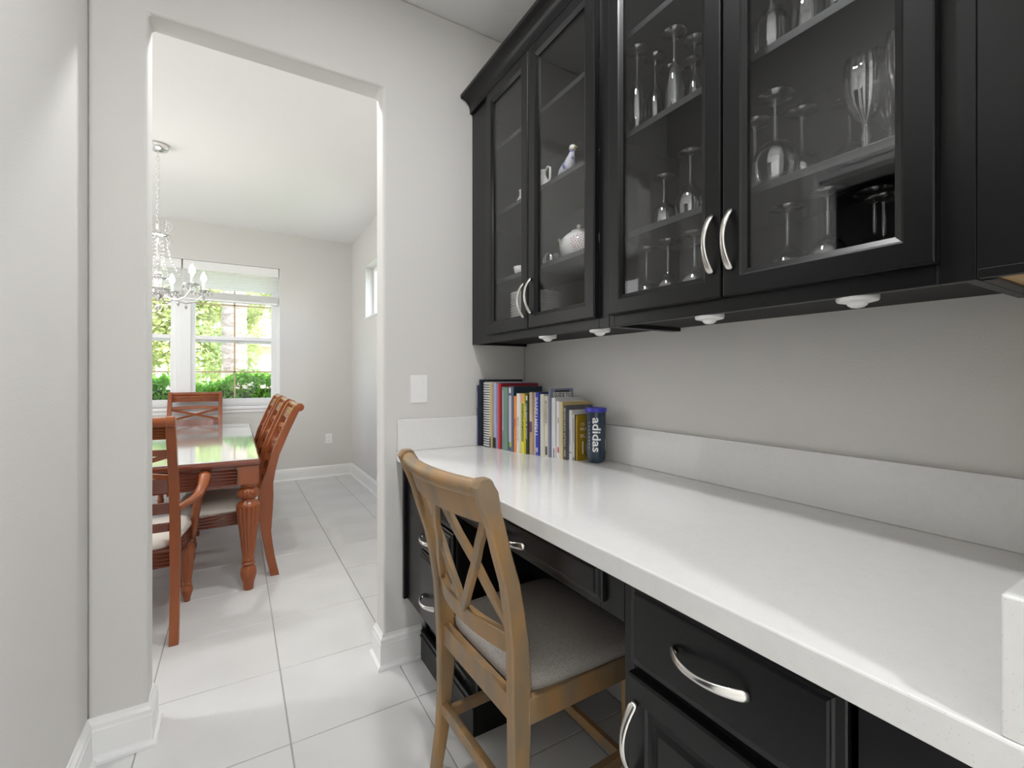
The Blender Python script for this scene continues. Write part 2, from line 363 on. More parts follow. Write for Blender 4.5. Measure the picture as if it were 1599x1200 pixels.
# raised blinds
SLAT = mat('blind slat', (.86, .87, .84), .4)
for i, (a0, a1, side) in enumerate(((WX0 + .01, -.50, 'left'), (-.488, WX1 - .012, 'right'))):
    b = thing('window_blind', 'raised white slatted blind over the %s half of the dining window' % side, 'blind', ((a0 + a1) / 2, YF + .04, 2.07))
    O = b.location
    m = MB(O); m.box(a0, a1, YF + .008, YF + .064, 2.40, 2.498); m.build('valance', TRIM, b, bevel=.004)
    z = 2.375; k = 0
    while z > 2.19:
        m = MB(); h = (a1 - a0) / 2 - .01; m.loops([[(-h, -.016, -.017), (h, -.016, -.017), (h, -.0145, -.0185), (-h, -.0145, -.0185)], [(-h, .0145, .0185), (h, .0145, .0185), (h, .016, .017), (-h, .016, .017)]])
        m.build('slat', SLAT, b, loc=(0, 0, z - 2.07)); z -= .031; k += 1
    m = MB(O)
    for q in range(14): m.box(a0 + .01, a1 - .01, YF + .016, YF + .062, 2.098 + q * .0052, 2.098 + q * .0052 + .0034)
    m.build('slat_stack', SLAT, b)
    m = MB(O); m.box(a0 + .01, a1 - .01, YF + .014, YF + .064, 2.07, 2.096); m.build('bottom_rail', TRIM, b, bevel=.004)
    for cx in (a0 + .12, (a0 + a1) / 2, a1 - .12):
        m = MB(O); m.tube([(cx, YF + .040, 2.1), (cx, YF + .040, 2.41)], .0012, 5); m.build('ladder_cord', SLAT, b)
    m = MB(O); m.tube([(a1 - .004, YF + .006, 2.41), (a1 - .004, YF + .006, 1.15)], .002, 5); m.build('lift_cord', SLAT, b)

# ceiling can trims (thing with its own light above); the dining room pair is added
EMC = mat('lamp diffuser', (.9, .9, .9), .4, emit=((1, .96, .9), 8))
for k, (xx, yy, zo) in enumerate(((.43, .78, 0), (.43, -1.0, 0), (.35, 2.42, .02), (-1.3, 2.42, .02))):
    t = thing('ceiling_light', ('recessed ceiling light over the desk aisle', 'recessed ceiling light behind the camera end of the aisle', 'added recessed dining room ceiling light, out of view just through the opening', 'added recessed dining room ceiling light, out of view beside the left wall end')[k], 'light', (xx, yy, HC - .012 + zo))
    m = MB(); m.lathe([(.075, .012), (.092, .012), (.092, .006), (.085, 0), (.075, .002)], n=32); m.build('trim_ring', TRIM, t, smooth=True)
    m = MB(); m.lathe([(.0002, .010), (.074, .010), (.074, .0118), (.0002, .0118)], n=32); m.build('diffuser', EMC, t)

# ---------------------------------------------------------------- desk: base cabinets, worktop
def panel_front(par, name, y0, y1, z0, z1, xf, raised=True, th=.02):
    """drawer or door front in the plane x = xf facing -x; y0<y1"""
    m = MB(par.location if par else (0, 0, 0))
    # u axis runs along -y so that u x v = +... ; n = -x
    w, h = y1 - y0, z1 - z0
    fr = .042 if h > .2 else .024 if h > .1 else .012
    if h < .1: raised = False
    prof = [(0, 0), (0, th - .004), (.002, th - .001), (.004, th), (fr, th), (fr + .004, th - .005), (fr + .010, th - .007)]
    if name.startswith('drawer'):
        e = .012 if h > .1 else .009
        prof = [(0, 0), (0, .009), (.002, .011), (e, .0125), (e + .003, .015), (e + .004, .0175), (e + .007, th)]; raised = False
    if raised: prof += [(fr + .020, th - .006), (fr + .030, th - .001)]
    rect_ring(m, (xf + th, y1, z0), (0, -1, 0), (0, 0, 1), (-1, 0, 0), w, h, prof, cap_front=True)
    return m.build(name, BLACK, par)
def bow_handle(par, c, length, axis, out=(-1, 0, 0), h=.030, base=(0, 0, 0), w=1.3):
    """arched pull; c = centre on the face, axis = direction of its length"""
    c = Vector(c) - Vector(base); ax = Vector(axis).normalized(); n = Vector(out).normalized(); s = ax.cross(n)
    L = []; N = 22
    for i in range(N + 1):
        t = -1 + 2 * i / N
        hh = h * (1 - abs(t) ** 2.2) ; wd = (.0045 + .0035 * abs(t) ** 1.5) * w; th = .0045 - .0015 * abs(t)
        p = c + ax * (t * length / 2) + n * (hh + .002)
        tg = (ax + n * (-h * 2.2 * abs(t) ** 1.2 * (1 if t > 0 else -1) / (length / 2))).normalized(); nn = (n - tg * n.dot(tg)).normalized()
        if abs(t) > .93: wd *= .62
        L.append([tuple(p + s * (wd * math.cos(a)) + nn * (th * math.sin(a))) for a in [2 * math.pi * j / 10 for j in range(10)]])
    m = MB(); m.loops(L)
    for sg in (-1, 1): m.tube([tuple(c + ax * sg * length * .44), tuple(c + ax * sg * length * .43 + n * h * .32)], .0045, 8)
    return m.build('handle', NICKEL, par, smooth=2)
XC = .622; DT = .02; XFR = XC + .018     # door face and frame planes
ZB, ZT = .28, .8775
def base_cab(name, y0, y1, label, left_end):
    c = thing(name, label, 'cabinet', (.93, (y0 + y1) / 2, 0)); O = c.location
    m = MB(O); m.box(XFR + .018, XW - .002, y0, y0 + .018, ZB, ZT); m.box(XFR + .018, XW - .002, y1 - .018, y1, ZB, ZT); m.box(XFR + .018, XW - .002, y0 + .018, y1 - .018, ZB, ZB + .018); m.box(XW - .01, XW - .002, y0 + .018, y1 - .018, ZB + .018, ZT)
    m.build('body', BLACK, c)
    m = MB(O); m.box(.70, .718, y0, y1, 0, .128); m.box(.718, XW - .02, y0, y0 + .018, 0, ZB - .001); m.box(.718, XW - .02, y1 - .018, y1, 0, ZB - .001); m.box(.696, .70, y0, y1, .098, .108); m.build('plinth', BLACK, c, bevel=.002)
    m = MB(O); m.box(.735, .75, y0 + .018, y1 - .018, .128, ZB - .001); m.build('toe_gap_shade', DARKVOID, c)  # near-black board puts the shade into the recess above the plinth
    return c
# left pedestal with three drawers and a wide filler at the wall
cl = base_cab('drawer_cabinet', 1.43, 1.953, 'black three-drawer desk cabinet in the far corner against the wall', True); O = cl.location
m = MB(O); m.box(XFR, XFR + .018, 1.43, 1.452, ZB, ZT); m.box(XFR, XFR + .018, 1.74, 1.953, ZB, ZT); m.box(XFR - .0, XFR + .018, 1.452, 1.74, ZT - .012, ZT); m.box(XFR, XFR + .018, 1.452, 1.74, ZB, ZB + .02); m.build('face_frame', BLACK, cl, bevel=.0015)
m = MB(O); m.box(XC + .002, XW - .03, 1.953, 1.9745, ZB, ZT); m.build('end_panel', BLACK, cl, bevel=.0015)
for z0, z1, hz in ((.722, .866, .80), (.572, .712, .632), (.30, .562, .40)):
    d = panel_front(cl, 'drawer', 1.437, 1.755, z0, z1, XFR - .0195, th=.019)
    bow_handle(d, (XFR - .0195, 1.64, hz), .13, (0, 1, 0), base=O)
# knee drawer with apron rails
kd = thing('knee_drawer', 'slim black drawer under the worktop above the grey seat', 'drawer', (.93, 1.04, .79)); O = kd.location
m = MB(O); m.box(XFR, XFR + .018, .648, .715, .775, ZT); m.box(XFR, XFR + .018, 1.36, 1.4295, .775, ZT); m.box(XFR, XFR + .018, .715, 1.36, .775, .80); m.box(XFR, XFR + .018, .715, 1.36, .868, ZT); m.build('face_frame', BLACK, kd, bevel=.0015)
m = MB(O); m.box(XFR + .02, 1.15, .75, 1.32, .79, .85); m.build('drawer_box', DARKVOID, kd)
d = panel_front(kd, 'drawer_front', .70, 1.375, .795, .8715, XFR - .0195, th=.019)
bow_handle(d, (XFR - .0195, 1.035, .822), .13, (0, 1, 0), base=O)
# right pedestal: drawer above a door
cr = base_cab('base_cabinet', .105, .6475, 'black desk cabinet with one drawer over a door nearest the camera', False); O = cr.location
m = MB(O); m.box(XFR, XFR + .018, .105, .262, ZB, ZT); m.box(XFR, XFR + .018, .622, .6475, ZB, ZT); m.box(XFR, XFR + .018, .262, .622, .86, ZT); m.box(XFR, XFR + .018, .262, .622, .70, .73); m.box(XFR, XFR + .018, .262, .622, ZB, ZB + .02); m.build('face_frame', BLACK, cr, bevel=.0015)
d = panel_front(cr, 'drawer', .268, .622, .718, .869, XFR - .0195, th=.019)
bow_handle(d, (XFR - .0195, .452, .797), .135, (0, 1, 0), base=O)
d = panel_front(cr, 'door', .268, .622, .30, .702, XFR - .0195, th=.019)
bow_handle(d, (XFR - .0195, .602, .592), .135, (0, 0, 1), base=O)

wt = thing('worktop', 'long white speckled quartz desk top with low upstands', 'worktop', (.93, 1.04, .878)); O = wt.location
m = MB(O); m.box(.597, XW - .001, .10, Y0 - .001, .878, .92); m.build('slab', QUARTZ, wt, bevel=.003)
m = MB(O); m.box(1.242, XW - .001, .133, 1.952, .9202, 1.058); m.build('back_upstand', QUARTZ, wt, bevel=.002)
m = MB(O); m.box(.600, XW - .001, 1.9525, Y0 - .001, .9202, 1.058); m.build('side_upstand', QUARTZ, wt, bevel=.002)
m = MB(O); m.box(.600, XW - .001, .096, .1325, .9202, 1.050); m.build('near_upstand', QUARTZ, wt, bevel=.002)
nb = MB(); nb.box(.605, XW, -.25, .0955, 0, HC); nb.box(XW, 3.4, -.25, -.1, 0, HC); nb.box(3.4, 3.5, -3.2, -.1, 0, HC)
struct(nb.build('wall_side', WALL), 'short end wall beyond the near end of the desk')

# ---------------------------------------------------------------- wall cabinets
UX = .961; UF = UX + .0; UZ0, UZ1 = 1.395, 2.485
def glass_door(par, y0, y1, z0, z1, handle_y, hz, extra=0):
    O = par.location; m = MB(O); w, h = y1 - y0, z1 - z0; th = .02; s = .055
    prof = [(0, 0), (0, th - .004), (.0015, th - .001), (.004, th), (s - .014, th), (s - .010, th - .003), (s - .004, th - .006), (s, th - .008), (s, 0)]
    rect_ring(m, (UX, y1, z0), (0, -1, 0), (0, 0, 1), (-1, 0, 0), w, h, prof, close=True)
    d = m.build('door', BLACK, par)
    g = MB(O); g.box(UX - .008, UX - .004, y0 + s - .004, y1 - s + .004, z0 + s - .004, z1 - s + .004); g.build('glass_pane', PANE, d)
    bow_handle(d, (UX - th, handle_y, hz), .135, (0, 0, 1), base=O, h=.028)
    return d
def wall_cab(y0, y1, label, shelves, stile0, stile1):
    c = thing('wall_cabinet', label, 'cabinet', (1.11, (y0 + y1) / 2, UZ0)); O = c.location
    m = MB(O); xb = XW - .002; x0 = UX + .021
    m.box(x0, xb, y0, y0 + .016, UZ0, UZ1); m.build('side_panel', BLACK, c)
    m = MB(O); m.box(x0, xb, y1 - .016, y1, UZ0, UZ1); m.build('side_panel', BLACK, c)
    m = MB(O); m.box(x0, xb, y0 + .016, y1 - .016, UZ0 + .012, UZ0 + .03); m.build('bottom_panel', DARKVOID, c)
    m = MB(O); m.box(x0, xb, y0 + .016, y1 - .016, UZ1 - .018, UZ1); m.build('top_panel', INNER, c)
    m = MB(O); m.box(xb - .008, xb, y0 + .016, y1 - .016, UZ0 + .03, UZ1 - .018); m.build('back_panel', INNER, c)
    m = MB(O); m.box(x0 + .0, xb - .008, y0 + .016, y0 + .018, UZ0 + .03, UZ1 - .018); m.build('lining', INNER, c); m = MB(O); m.box(x0, xb - .008, y1 - .018, y1 - .016, UZ0 + .03, UZ1 - .018); m.build('lining', INNER, c)
    for z in shelves:
        m = MB(O); m.box(x0 + .012, xb - .009, y0 + .0185, y1 - .0185, z - .018, z); m.build('shelf', mat('shelf board', (.030, .031, .034), .4), c, bevel=.001)
    m = MB(O); m.box(UX + .001, x0, y0, y0 + stile0, UZ0, UZ1); m.box(UX + .001, x0, y1 - stile1, y1, UZ0, UZ1); m.box(UX + .001, x0, y0 + stile0, y1 - stile1, UZ0, UZ0 + .04); m.box(UX + .001, x0, y0 + stile0, y1 - stile1, UZ1 - .035, UZ1)
    m.build('face_frame', BLACK, c, bevel=.0012)
    return c
DZ0, DZ1 = 1.427, 2.476
SH = (1.673, 1.97, 2.262)
ca = wall_cab(1.038, 1.974, 'black glass-door wall cabinet in the far corner, holding china', SH, .045, .19)
glass_door(ca, 1.462, 1.792, DZ0, DZ1, 1.482, 1.535); glass_door(ca, 1.083, 1.455, DZ0, DZ1, 1.433, 1.545)
cb = wall_cab(.238, 1.037, 'black glass-door wall cabinet nearer the camera, holding stemware', SH, .045, .02)
glass_door(cb, .653, 1.022, DZ0, DZ1, .676, 1.55); glass_door(cb, .279, .649, DZ0, DZ1, .628, 1.55)
cc = thing('wall_cabinet', 'plain black cabinet end with bare wood underside at the right edge', 'cabinet', (1.11, .07, UZ0)); O = cc.location
m = MB(O); m.box(UX + .001, XW - .002, .0965, .2375, UZ0 + .016, UZ1); m.box(UX + .001, UX + .02, .0965, .2375, UZ0 + .002, UZ0 + .016); m.box(UX + .02, XW - .002, .220, .2375, UZ0, UZ0 + .016); m.build('body', BLACK, cc, bevel=.001)
m = MB(O); m.box(UX + .0205, XW - .003, .097, .2195, UZ0 + .004, UZ0 + .0155); m.build('underside', MAPLE, cc)
# crown moulding: cove profile in x-z swept along y
cp = [(UX + .01, 2.4855), (UX - .012, 2.4855), (UX - .012, 2.497)]
for k in range(7):
    a = k / 6 * math.pi / 2; cp.append((UX - .012 - .044 * (1 - math.cos(a)), 2.500 + .046 * math.sin(a)))
cp += [(UX - .060, 2.548), (UX - .060, 2.562), (UX + .03, 2.562)]
m = MB(); m.loops([[(x, y, z) for x, z in cp] for y in (.0965, 1.974)])
cm = tag(m.build('crown_moulding', BLACK, smooth=True), 'black cove crown moulding along the top of the wall cabinets', 'moulding')
m = MB(); m.box(UX + .031, XW - .002, .0965, 1.974, 2.4855, 2.56)
m.build('top_filler', BLACK, cm)
# puck lights
for k, (px, py) in enumerate(((.996, 1.405), (.997, 1.119), (.997, .722), (.997, .408))):
    t = thing('puck_light', ('round white puck light under the cabinets, farthest from the camera', 'round white puck light under the cabinets, second from the far wall', 'round white puck light under the cabinets, below the meeting doors', 'round white puck light under the cabinets, largest and nearest the camera')[k], 'light', (px, py, UZ0 - .010), 0, 'battery puck lights under the wall cabinets')
    t.location.z = UZ0 + .012 - .022
    m = MB(); m.lathe([(.031, .022), (.0335, .019), (.0335, .006), (.032, .003), (.020, 0), (.0002, 0)], n=32); m.build('housing', PLASTIC, t, smooth=True)
    m = MB(); m.lathe([(.017, .0), (.0155, -.004), (.010, -.008), (.0002, -.010)], n=24); m.build('lens', PLASTIC, t, smooth=True)

# switch and outlet
sw = thing('light_switch', 'white rocker light switch on the greige wall above the worktop', 'switch', (.70, Y0, 1.19)); O = sw.location
m = MB(O); rect_ring(m, (.661, Y0, 1.127), (1, 0, 0), (0, 0, 1), (0, -1, 0), .078, .124, [(0, 0), (0, .003), (.003, .006), (.020, .006), (.020, .0055)], cap_front=True); m.build('plate', PLASTIC, sw)
m = MB(O); rect_ring(m, (.684, Y0 - .0056, 1.157), (1, 0, 0), (0, 0, 1), (0, -1, 0), .032, .064, [(0, 0), (0, .001), (.001, .003)], cap_front=True); m.build('rocker', PLASTIC, sw)
ot = thing('wall_outlet', 'white wall outlet low on the dining room far wall', 'outlet', (.985, YF, .47)); O = ot.location
m = MB(O); rect_ring(m, (.947, YF, .412), (1, 0, 0), (0, 0, 1), (0, -1, 0), .076, .118, [(0, 0), (0, .003), (.003, .006)], cap_front=True); m.build('plate', PLASTIC, ot)
for zz in (.445, .497):
    m = MB(O); rect_ring(m, (.968, YF - .0061, zz - .014), (1, 0, 0), (0, 0, 1), (0, -1, 0), .034, .028, [(0, 0), (.001, .002)], cap_front=True); so = m.build('socket', PLASTIC, ot)
    for dx in (-.007, .007):
        m = MB(O); m.box(.985 + dx - .001, .985 + dx + .001, YF - .0088, YF - .0080, zz - .004, zz + .005); m.build('slot', DARKVOID, so)

# ---------------------------------------------------------------- books
CT = .92
def view_ratio(px):
    t = (px - 799.5) / 720.2; return (.85800 - .51370 * t) / (.51370 + .85800 * t)
def interp(x, P):
    for (a, p), (b, q) in zip(P, P[1:]):
        if x <= b: return p + (q - p) * (x - a) / (b - a)
    return P[-1][1]
# spine edges of the row, left to right: (key, right edge, top) measured along the row, turned into metres below
ROW = [("navy", 747, 602), ("binder", 752, 593), ("spiral", 763, 597), ("tan", 766.5, 598), ("lilac", 774.5, 598), ("red", 781, 599), ("green", 792, 605), ("slate", 801.5, 604), ("orange", 805, 619),
       ("white1", 811, 615), ("yellow", 818, 615), ("blackyel", 824, 616), ("tan2", 831, 613), ("blue", 841, 613.5), ("cream1", 848, 616), ("cream2", 855, 619), ("guide", 858.5, 607), ("white2", 866.5, 622),
       ("whitered", 873, 627), ("creamgold", 878, 628), ("dkgrey", 884, 634), ("white3", 893, 641), ("blackwhite", 896.5, 648), ("gold", 901, 649)]
FRONT = [(742, .967), (747, .974), (763, .990), (781, 1.012), (811, 1.031), (841, 1.064), (866.5, 1.088), (884, 1.104), (901, 1.128)]
RB = []; ylast = 1.9515
for key, pr, top in ROW:
    x = interp(pr, FRONT); y = x * view_ratio(pr)
    if key in ("navy", "binder"): y = ylast - (.0125 if key == "navy" else .012)
    RB.append((key, x, y, ylast - .0004, 1.25 + (586.5 - top) * (x * .5137 + y * .858) / 720.2 - CT)); ylast = y
BI = {  # cover colour, label, marks [(z0, z1, w0, w1, colour)] on the spine as fractions, text [(string, z0, z1, colour)]
"navy": ((.035, .04, .11), 'thin navy book with white spine lettering against the side upstand', [(.0, .5, .55, .98, (.25, .26, .30))], [('ANNUAL', .62, .9, (.6, .6, .65))]),
"binder": ((.02, .022, .035), 'tall black hardcover standing behind the spiral book', [], []),
"spiral": ((.82, .82, .80), 'white wire spiral-bound book near the far end of the row', [], []),
"tan": ((.62, .50, .22), 'very thin tan book beside the spiral-bound book', [(0, .16, 0, 1, (.02, .02, .03))], []),
"lilac": ((.30, .36, .60), 'lilac and blue striped book with a black foot, left of the red book', [(.17, 1, .0, .22, (.42, .30, .42)), (.17, 1, .62, .8, (.50, .58, .75)), (0, .16, 0, 1, (.015, .015, .025))], []),
"red": ((.50, .012, .03), 'bright red hardcover with a long red cover', [(.0, 1, .0, .3, (.72, .22, .24))], []),
"green": ((.16, .26, .215), 'muted green-grey hardcover right of the red book', [(.3, .95, .15, .3, (.40, .50, .44))], []),
"slate": ((.10, .115, .19), 'slate blue book with a lilac spine label and dark teal cover', [(.14, .86, .05, .62, (.52, .50, .60)), (.06, .14, .2, .6, (.45, .60, .08)), (.9, .98, .1, .5, (.7, .7, .72))], []),
"orange": ((.78, .27, .05), 'narrow orange book right of the slate blue book', [(.45, .6, .0, 1, (.5, .12, .04))], []),
"white1": ((.78, .75, .70), 'white book with tiny grey spine lettering, between orange and yellow books', [], [('MORTGAGE', .2, .6, (.4, .4, .4))]),
"yellow": ((.74, .68, .05), 'yellow book with black spine band and yellow words', [(.2, .84, .15, .92, (.012, .012, .01)), (.85, 1, .0, .6, (.75, .35, .30)), (.85, 1, .6, 1, (.85, .42, .05))], [('Home Buying For Dummies', .21, .83, (.80, .78, .12))]),
"blackyel": ((.03, .04, .03), 'black book with white and green spine words and a yellow edge', [(0, .6, 0, .18, (.75, .65, .05)), (.6, .8, 0, .2, (.75, .7, .65)), (.90, .98, .2, .95, (.75, .72, .62))], [('The Book & Guide', .25, .85, (.55, .65, .58))]),
"tan2": ((.50, .36, .22), 'light brown book with a small purple picture mid-spine', [(.36, .53, .15, 1, (.12, .07, .20)), (.38, .5, .0, .3, (.55, .12, .12)), (.53, 1, .0, .9, (.60, .50, .38))], []),
"blue": ((.035, .05, .42), 'royal blue book with white title lettering', [(0, 1, 0, .22, (.82, .82, .80)), (.05, .12, .35, .85, (.55, .56, .75))], [('INVESTMENT', .3, .92, (.85, .86, .95))]),
"cream1": ((.66, .66, .57), 'plain cream-green book right of the royal blue book', [], []),
"cream2": ((.68, .63, .53), 'cream book with brown spine words and a black mark at the foot', [(.03, .17, .25, .95, (.04, .04, .04))], [('MY COOKBOOK', .55, .92, (.25, .2, .14))]),
"guide": ((.20, .215, .32), 'tall slate book whose white front cover reads GUIDE TO', [], []),
"white2": ((.74, .74, .75), 'white paperback with pale cover in front of the GUIDE TO book', [(.0, .16, .6, .85, (.05, .05, .05))], []),
"whitered": ((.76, .73, .71), 'white book with a small red block low on its spine', [(.10, .20, .5, .98, (.60, .03, .06)), (.62, .72, .6, .8, (.1, .05, .05))], []),
"creamgold": ((.62, .53, .30), 'cream and gold hardcover left of the dark grey book', [(0, 1, .0, .45, (.74, .66, .42))], []),
"dkgrey": ((.055, .055, .06), 'dark grey book with pale dotted spine words', [(.05, .18, .4, .7, (.6, .58, .55))], [('BUSINESS PLAN', .25, .95, (.55, .53, .5))]),
"white3": ((.76, .76, .75), 'short white book with fine grey lettering', [(.14, .155, .0, 1, (.1, .1, .1))], [('summary', .3, .6, (.45, .45, .45))]),
"blackwhite": ((.74, .72, .69), 'short white-spined book with a black cover next to the gold book', [(.0, .07, 0, 1, (.02, .02, .02)), (.4, .95, .3, .7, (.05, .05, .05))], []),
"gold": ((.36, .22, .012), 'shortest gold book beside the tennis ball can', [(.1, .9, .1, .5, (.55, .30, .10))], []),
}
PAGES = mat('page block', (.72, .69, .62), .8)
cmats = {}
def cm_(c, r=.35):
    k = tuple(round(x, 3) for x in c)
    if k not in cmats: cmats[k] = mat('print %g %g %g' % k, k, r)
    return cmats[k]
covercol = {'slate': (.012, .03, .05), 'blackwhite': (.015, .015, .014), 'binder': (.015, .017, .035), 'white2': (.60, .60, .60), 'white3': (.66, .65, .64), 'creamgold': (.55, .42, .18), 'dkgrey': (.10, .10, .11), 'red': (.26, .008, .022), 'blue': (.02, .025, .2)}
covlen = {'slate': .150, 'guide': .118, 'white2': .150, 'creamgold': .150, 'dkgrey': .14, 'white3': .128, 'blackwhite': .118, 'gold': .105, 'red': .205, 'binder': .235, 'navy': .20, 'spiral': .21, 'tan': .2, 'lilac': .2, 'green': .185, 'blue': .145, 'cream1': .13, 'cream2': .13}
for nme, x, yn, yf, h in RB:
    x0, y0, y1 = x, yn, yf
    col, lab, marks, texts = BI[nme]
    W = covlen.get(nme, .135); W = min(W, 1.238 - x0)
    t = (y1 - y0)
    bk = thing('book', lab, 'book', (x0, (y0 + y1) / 2, CT), 0, 'books in the row on the worktop'); O = bk.location
    c = cm_(col); cc_ = cm_(covercol.get(nme, col))
    ct = min(.0022, t * .2)
    if nme == 'spiral':
        m = MB(O); m.box(x0 + .010, x0 + W, y0 + ct, y1 - ct, CT + .002, CT + h - .003); m.build('pages', PAGES, bk)
        m = MB(O); m.box(x0 + .012, x0 + W, y0 + .001, y0 + .001 + ct, CT, CT + h); m.box(x0 + .012, x0 + W, y1 - ct - .001, y1 - .001, CT, CT + h); m.build('cover', c, bk)
        m = MB(O); m.box(x0 + .0085, x0 + .0098, y0 + .002, y1 - .002, CT + .002, CT + h - .004); m.build('binding_edge', cm_((.22, .22, .23)), bk)
        for i in range(26):
            zc = CT + .008 + (h - .016) * i / 25
            m = MB(O); pts = [(x0 + .012 + .011 * math.cos(a), (y0 + y1) / 2 + (t / 2 - .002) * math.sin(a), zc) for a in [math.pi * (.42 + 1.16 * q / 8) for q in range(9)]]
            m.tube(pts, .0033, 6); m.build('wire_ring', cm_((.80, .80, .79)), bk)
            m = MB(O); m.box(x0 + .0125, x0 + .0175, y0 + .0002, y0 + .001, zc - .0026, zc + .0026); m.build('punch_hole', cm_((.03, .03, .04)), bk)
        continue
    # cover: two boards and a slightly rounded spine, as one folded sheet
    m = MB(O)
    sp = [(x0 + W, y0), (x0 + .002, y0), (x0, y0 + .002), (x0, y1 - .002), (x0 + .002, y1), (x0 + W, y1), (x0 + W, y1 - ct), (x0 + ct + .001, y1 - ct), (x0 + ct + .001, y0 + ct), (x0 + W, y0 + ct)]
    m.cur = 0; m.loops([[(a, b, CT + .0002) for a, b in sp], [(a, b, CT + h) for a, b in sp]])
    m.m = [1 if i in (0,) else 0 for i in range(len(m.m))]
    m.build('cover', [c, cc_], bk)
    m = MB(O); m.box(x0 + ct + .0015, x0 + W - .003, y0 + ct + .0002, y1 - ct - .0002, CT + .002, CT + h - .003); m.build('pages', PAGES, bk)
    for (z0, z1, w0, w1, mc) in marks:
        m = MB(O); a = y1 - .0015 - (t - .003) * w0; b = y1 - .0015 - (t - .003) * w1
        m.box(x0 - .0004, x0 + .0001, b, a, CT + .001 + (h - .002) * z0, CT + .001 + (h - .002) * z1); m.build('spine_print', cm_(mc), bk)
    for (s, z0, z1, mc) in texts:
        m = MB(O); za, zb = CT + h * z1, CT + h * z0; ya, yb = y0 + t * .22, y0 + t * .82
        text_on(m, s, lambda a, b: (x0 - .0006, ya + (yb - ya) * (1 - b) if False else yb - (yb - ya) * (1 - b) , za + (zb - za) * a), .012); m.build('spine_lettering', cm_(mc), bk)
    def cover_text(s, xa, xb, z0, z1, mc, bold=0.0):
        m = MB(O); text_on(m, s, lambda a, b: (x0 + W * (xa + (xb - xa) * a), y0 - .0008, CT + h * (z0 + (z1 - z0) * b)), bold); m.build('cover_lettering', cm_(mc), bk)
    def cover_box(xa, xb, z0, z1, mc):
        m = MB(O); m.box(x0 + W * xa, x0 + W * xb, y0 - .0005, y0, CT + h * z0, CT + h * z1); m.build('cover_print', cm_(mc), bk)
    if nme == 'guide':
        cover_box(.14, .92, .3, .942, (.74, .73, .70)); cover_box(.22, .84, .944, .974, (.02, .02, .025)); cover_text('GUIDE TO', .17, .89, .872, .932, (.02, .02, .02), .02)
    if nme == 'gold':
        for s, a, b, z0, z1 in (('IS', .20, .36, .76, .83), ('MA', .16, .50, .66, .73), ('SU', .14, .46, .50, .58), ('10', .24, .62, .14, .42)):
            cover_text(s, a, b, z0, z1, (.85, .80, .60), .01)
    if nme == 'white3': cover_box(.3, .36, .2, .7, (.1, .1, .1))

# tennis ball can
cn = thing('tennis_ball_can', 'dark navy tennis ball can with white lettering and a blue lid', 'can', (1.172, 1.338, CT)); O = cn.location
NAVY = mat('navy can sleeve', (.012, .035, .065), .18, coat=.4)
m = MB(); L = []
for r, z in [(.010, .004), (.024, .0), (.031, .003), (.0345, .010), (.0365, .022), (.037, .04), (.037, .188), (.0375, .192), (.0375, .196)]:
    L.append([((r * (1 - (.16 * max(0, math.cos(5 * a)) * max(0, 1 - z / .022)))) * math.cos(a), (r * (1 - (.16 * max(0, math.cos(5 * a)) * max(0, 1 - z / .022)))) * math.sin(a), z) for a in [2 * math.pi * j / 50 for j in range(50)]])
m.loops(L); m.build('body', NAVY, cn, smooth=True)
m = MB(); m.lathe([(.0375, .192), (.0400, .193), (.0405, .196), (.0405, .2055), (.039, .2075), (.034, .2075), (.033, .205), (.0002, .205)], n=50); m.build('lid', mat('blue plastic lid', (.055, .05, .50), .3), cn, smooth=True)
va = math.atan2(-1.338, -1.172)       # direction from the can to the reader
def cyl_pt(hz, w, r=.0374, a0=va): return (r * math.cos(a0 + w / r), r * math.sin(a0 + w / r), hz)
m = MB(); v_, f_ = text_strips('adidas', .018); m.add([cyl_pt(.172 - .128 * a, -.017 + .032 * b, .0375, va + .10) for a, b in v_], f_); m.build('lettering', cm_((.85, .86, .88)), cn)
for q in range(8):
    m = MB(); z = .155 - q * .0135; m.add([cyl_pt(z, -.0275, .0374), cyl_pt(z, -.0255, .0374), cyl_pt(z - .004, -.0255, .0374), cyl_pt(z - .004, -.0275, .0374)], [(0, 1, 2, 3)]); m.build('small_print', cm_((.5, .53, .58)), cn)
m = MB(); m.add([cyl_pt(z, w, .0374, va) for z in (.05, .09) for w in (.044, .049)], [(0, 1, 3, 2)]); m.build('price_strip', cm_((.8, .8, .8)), cn)

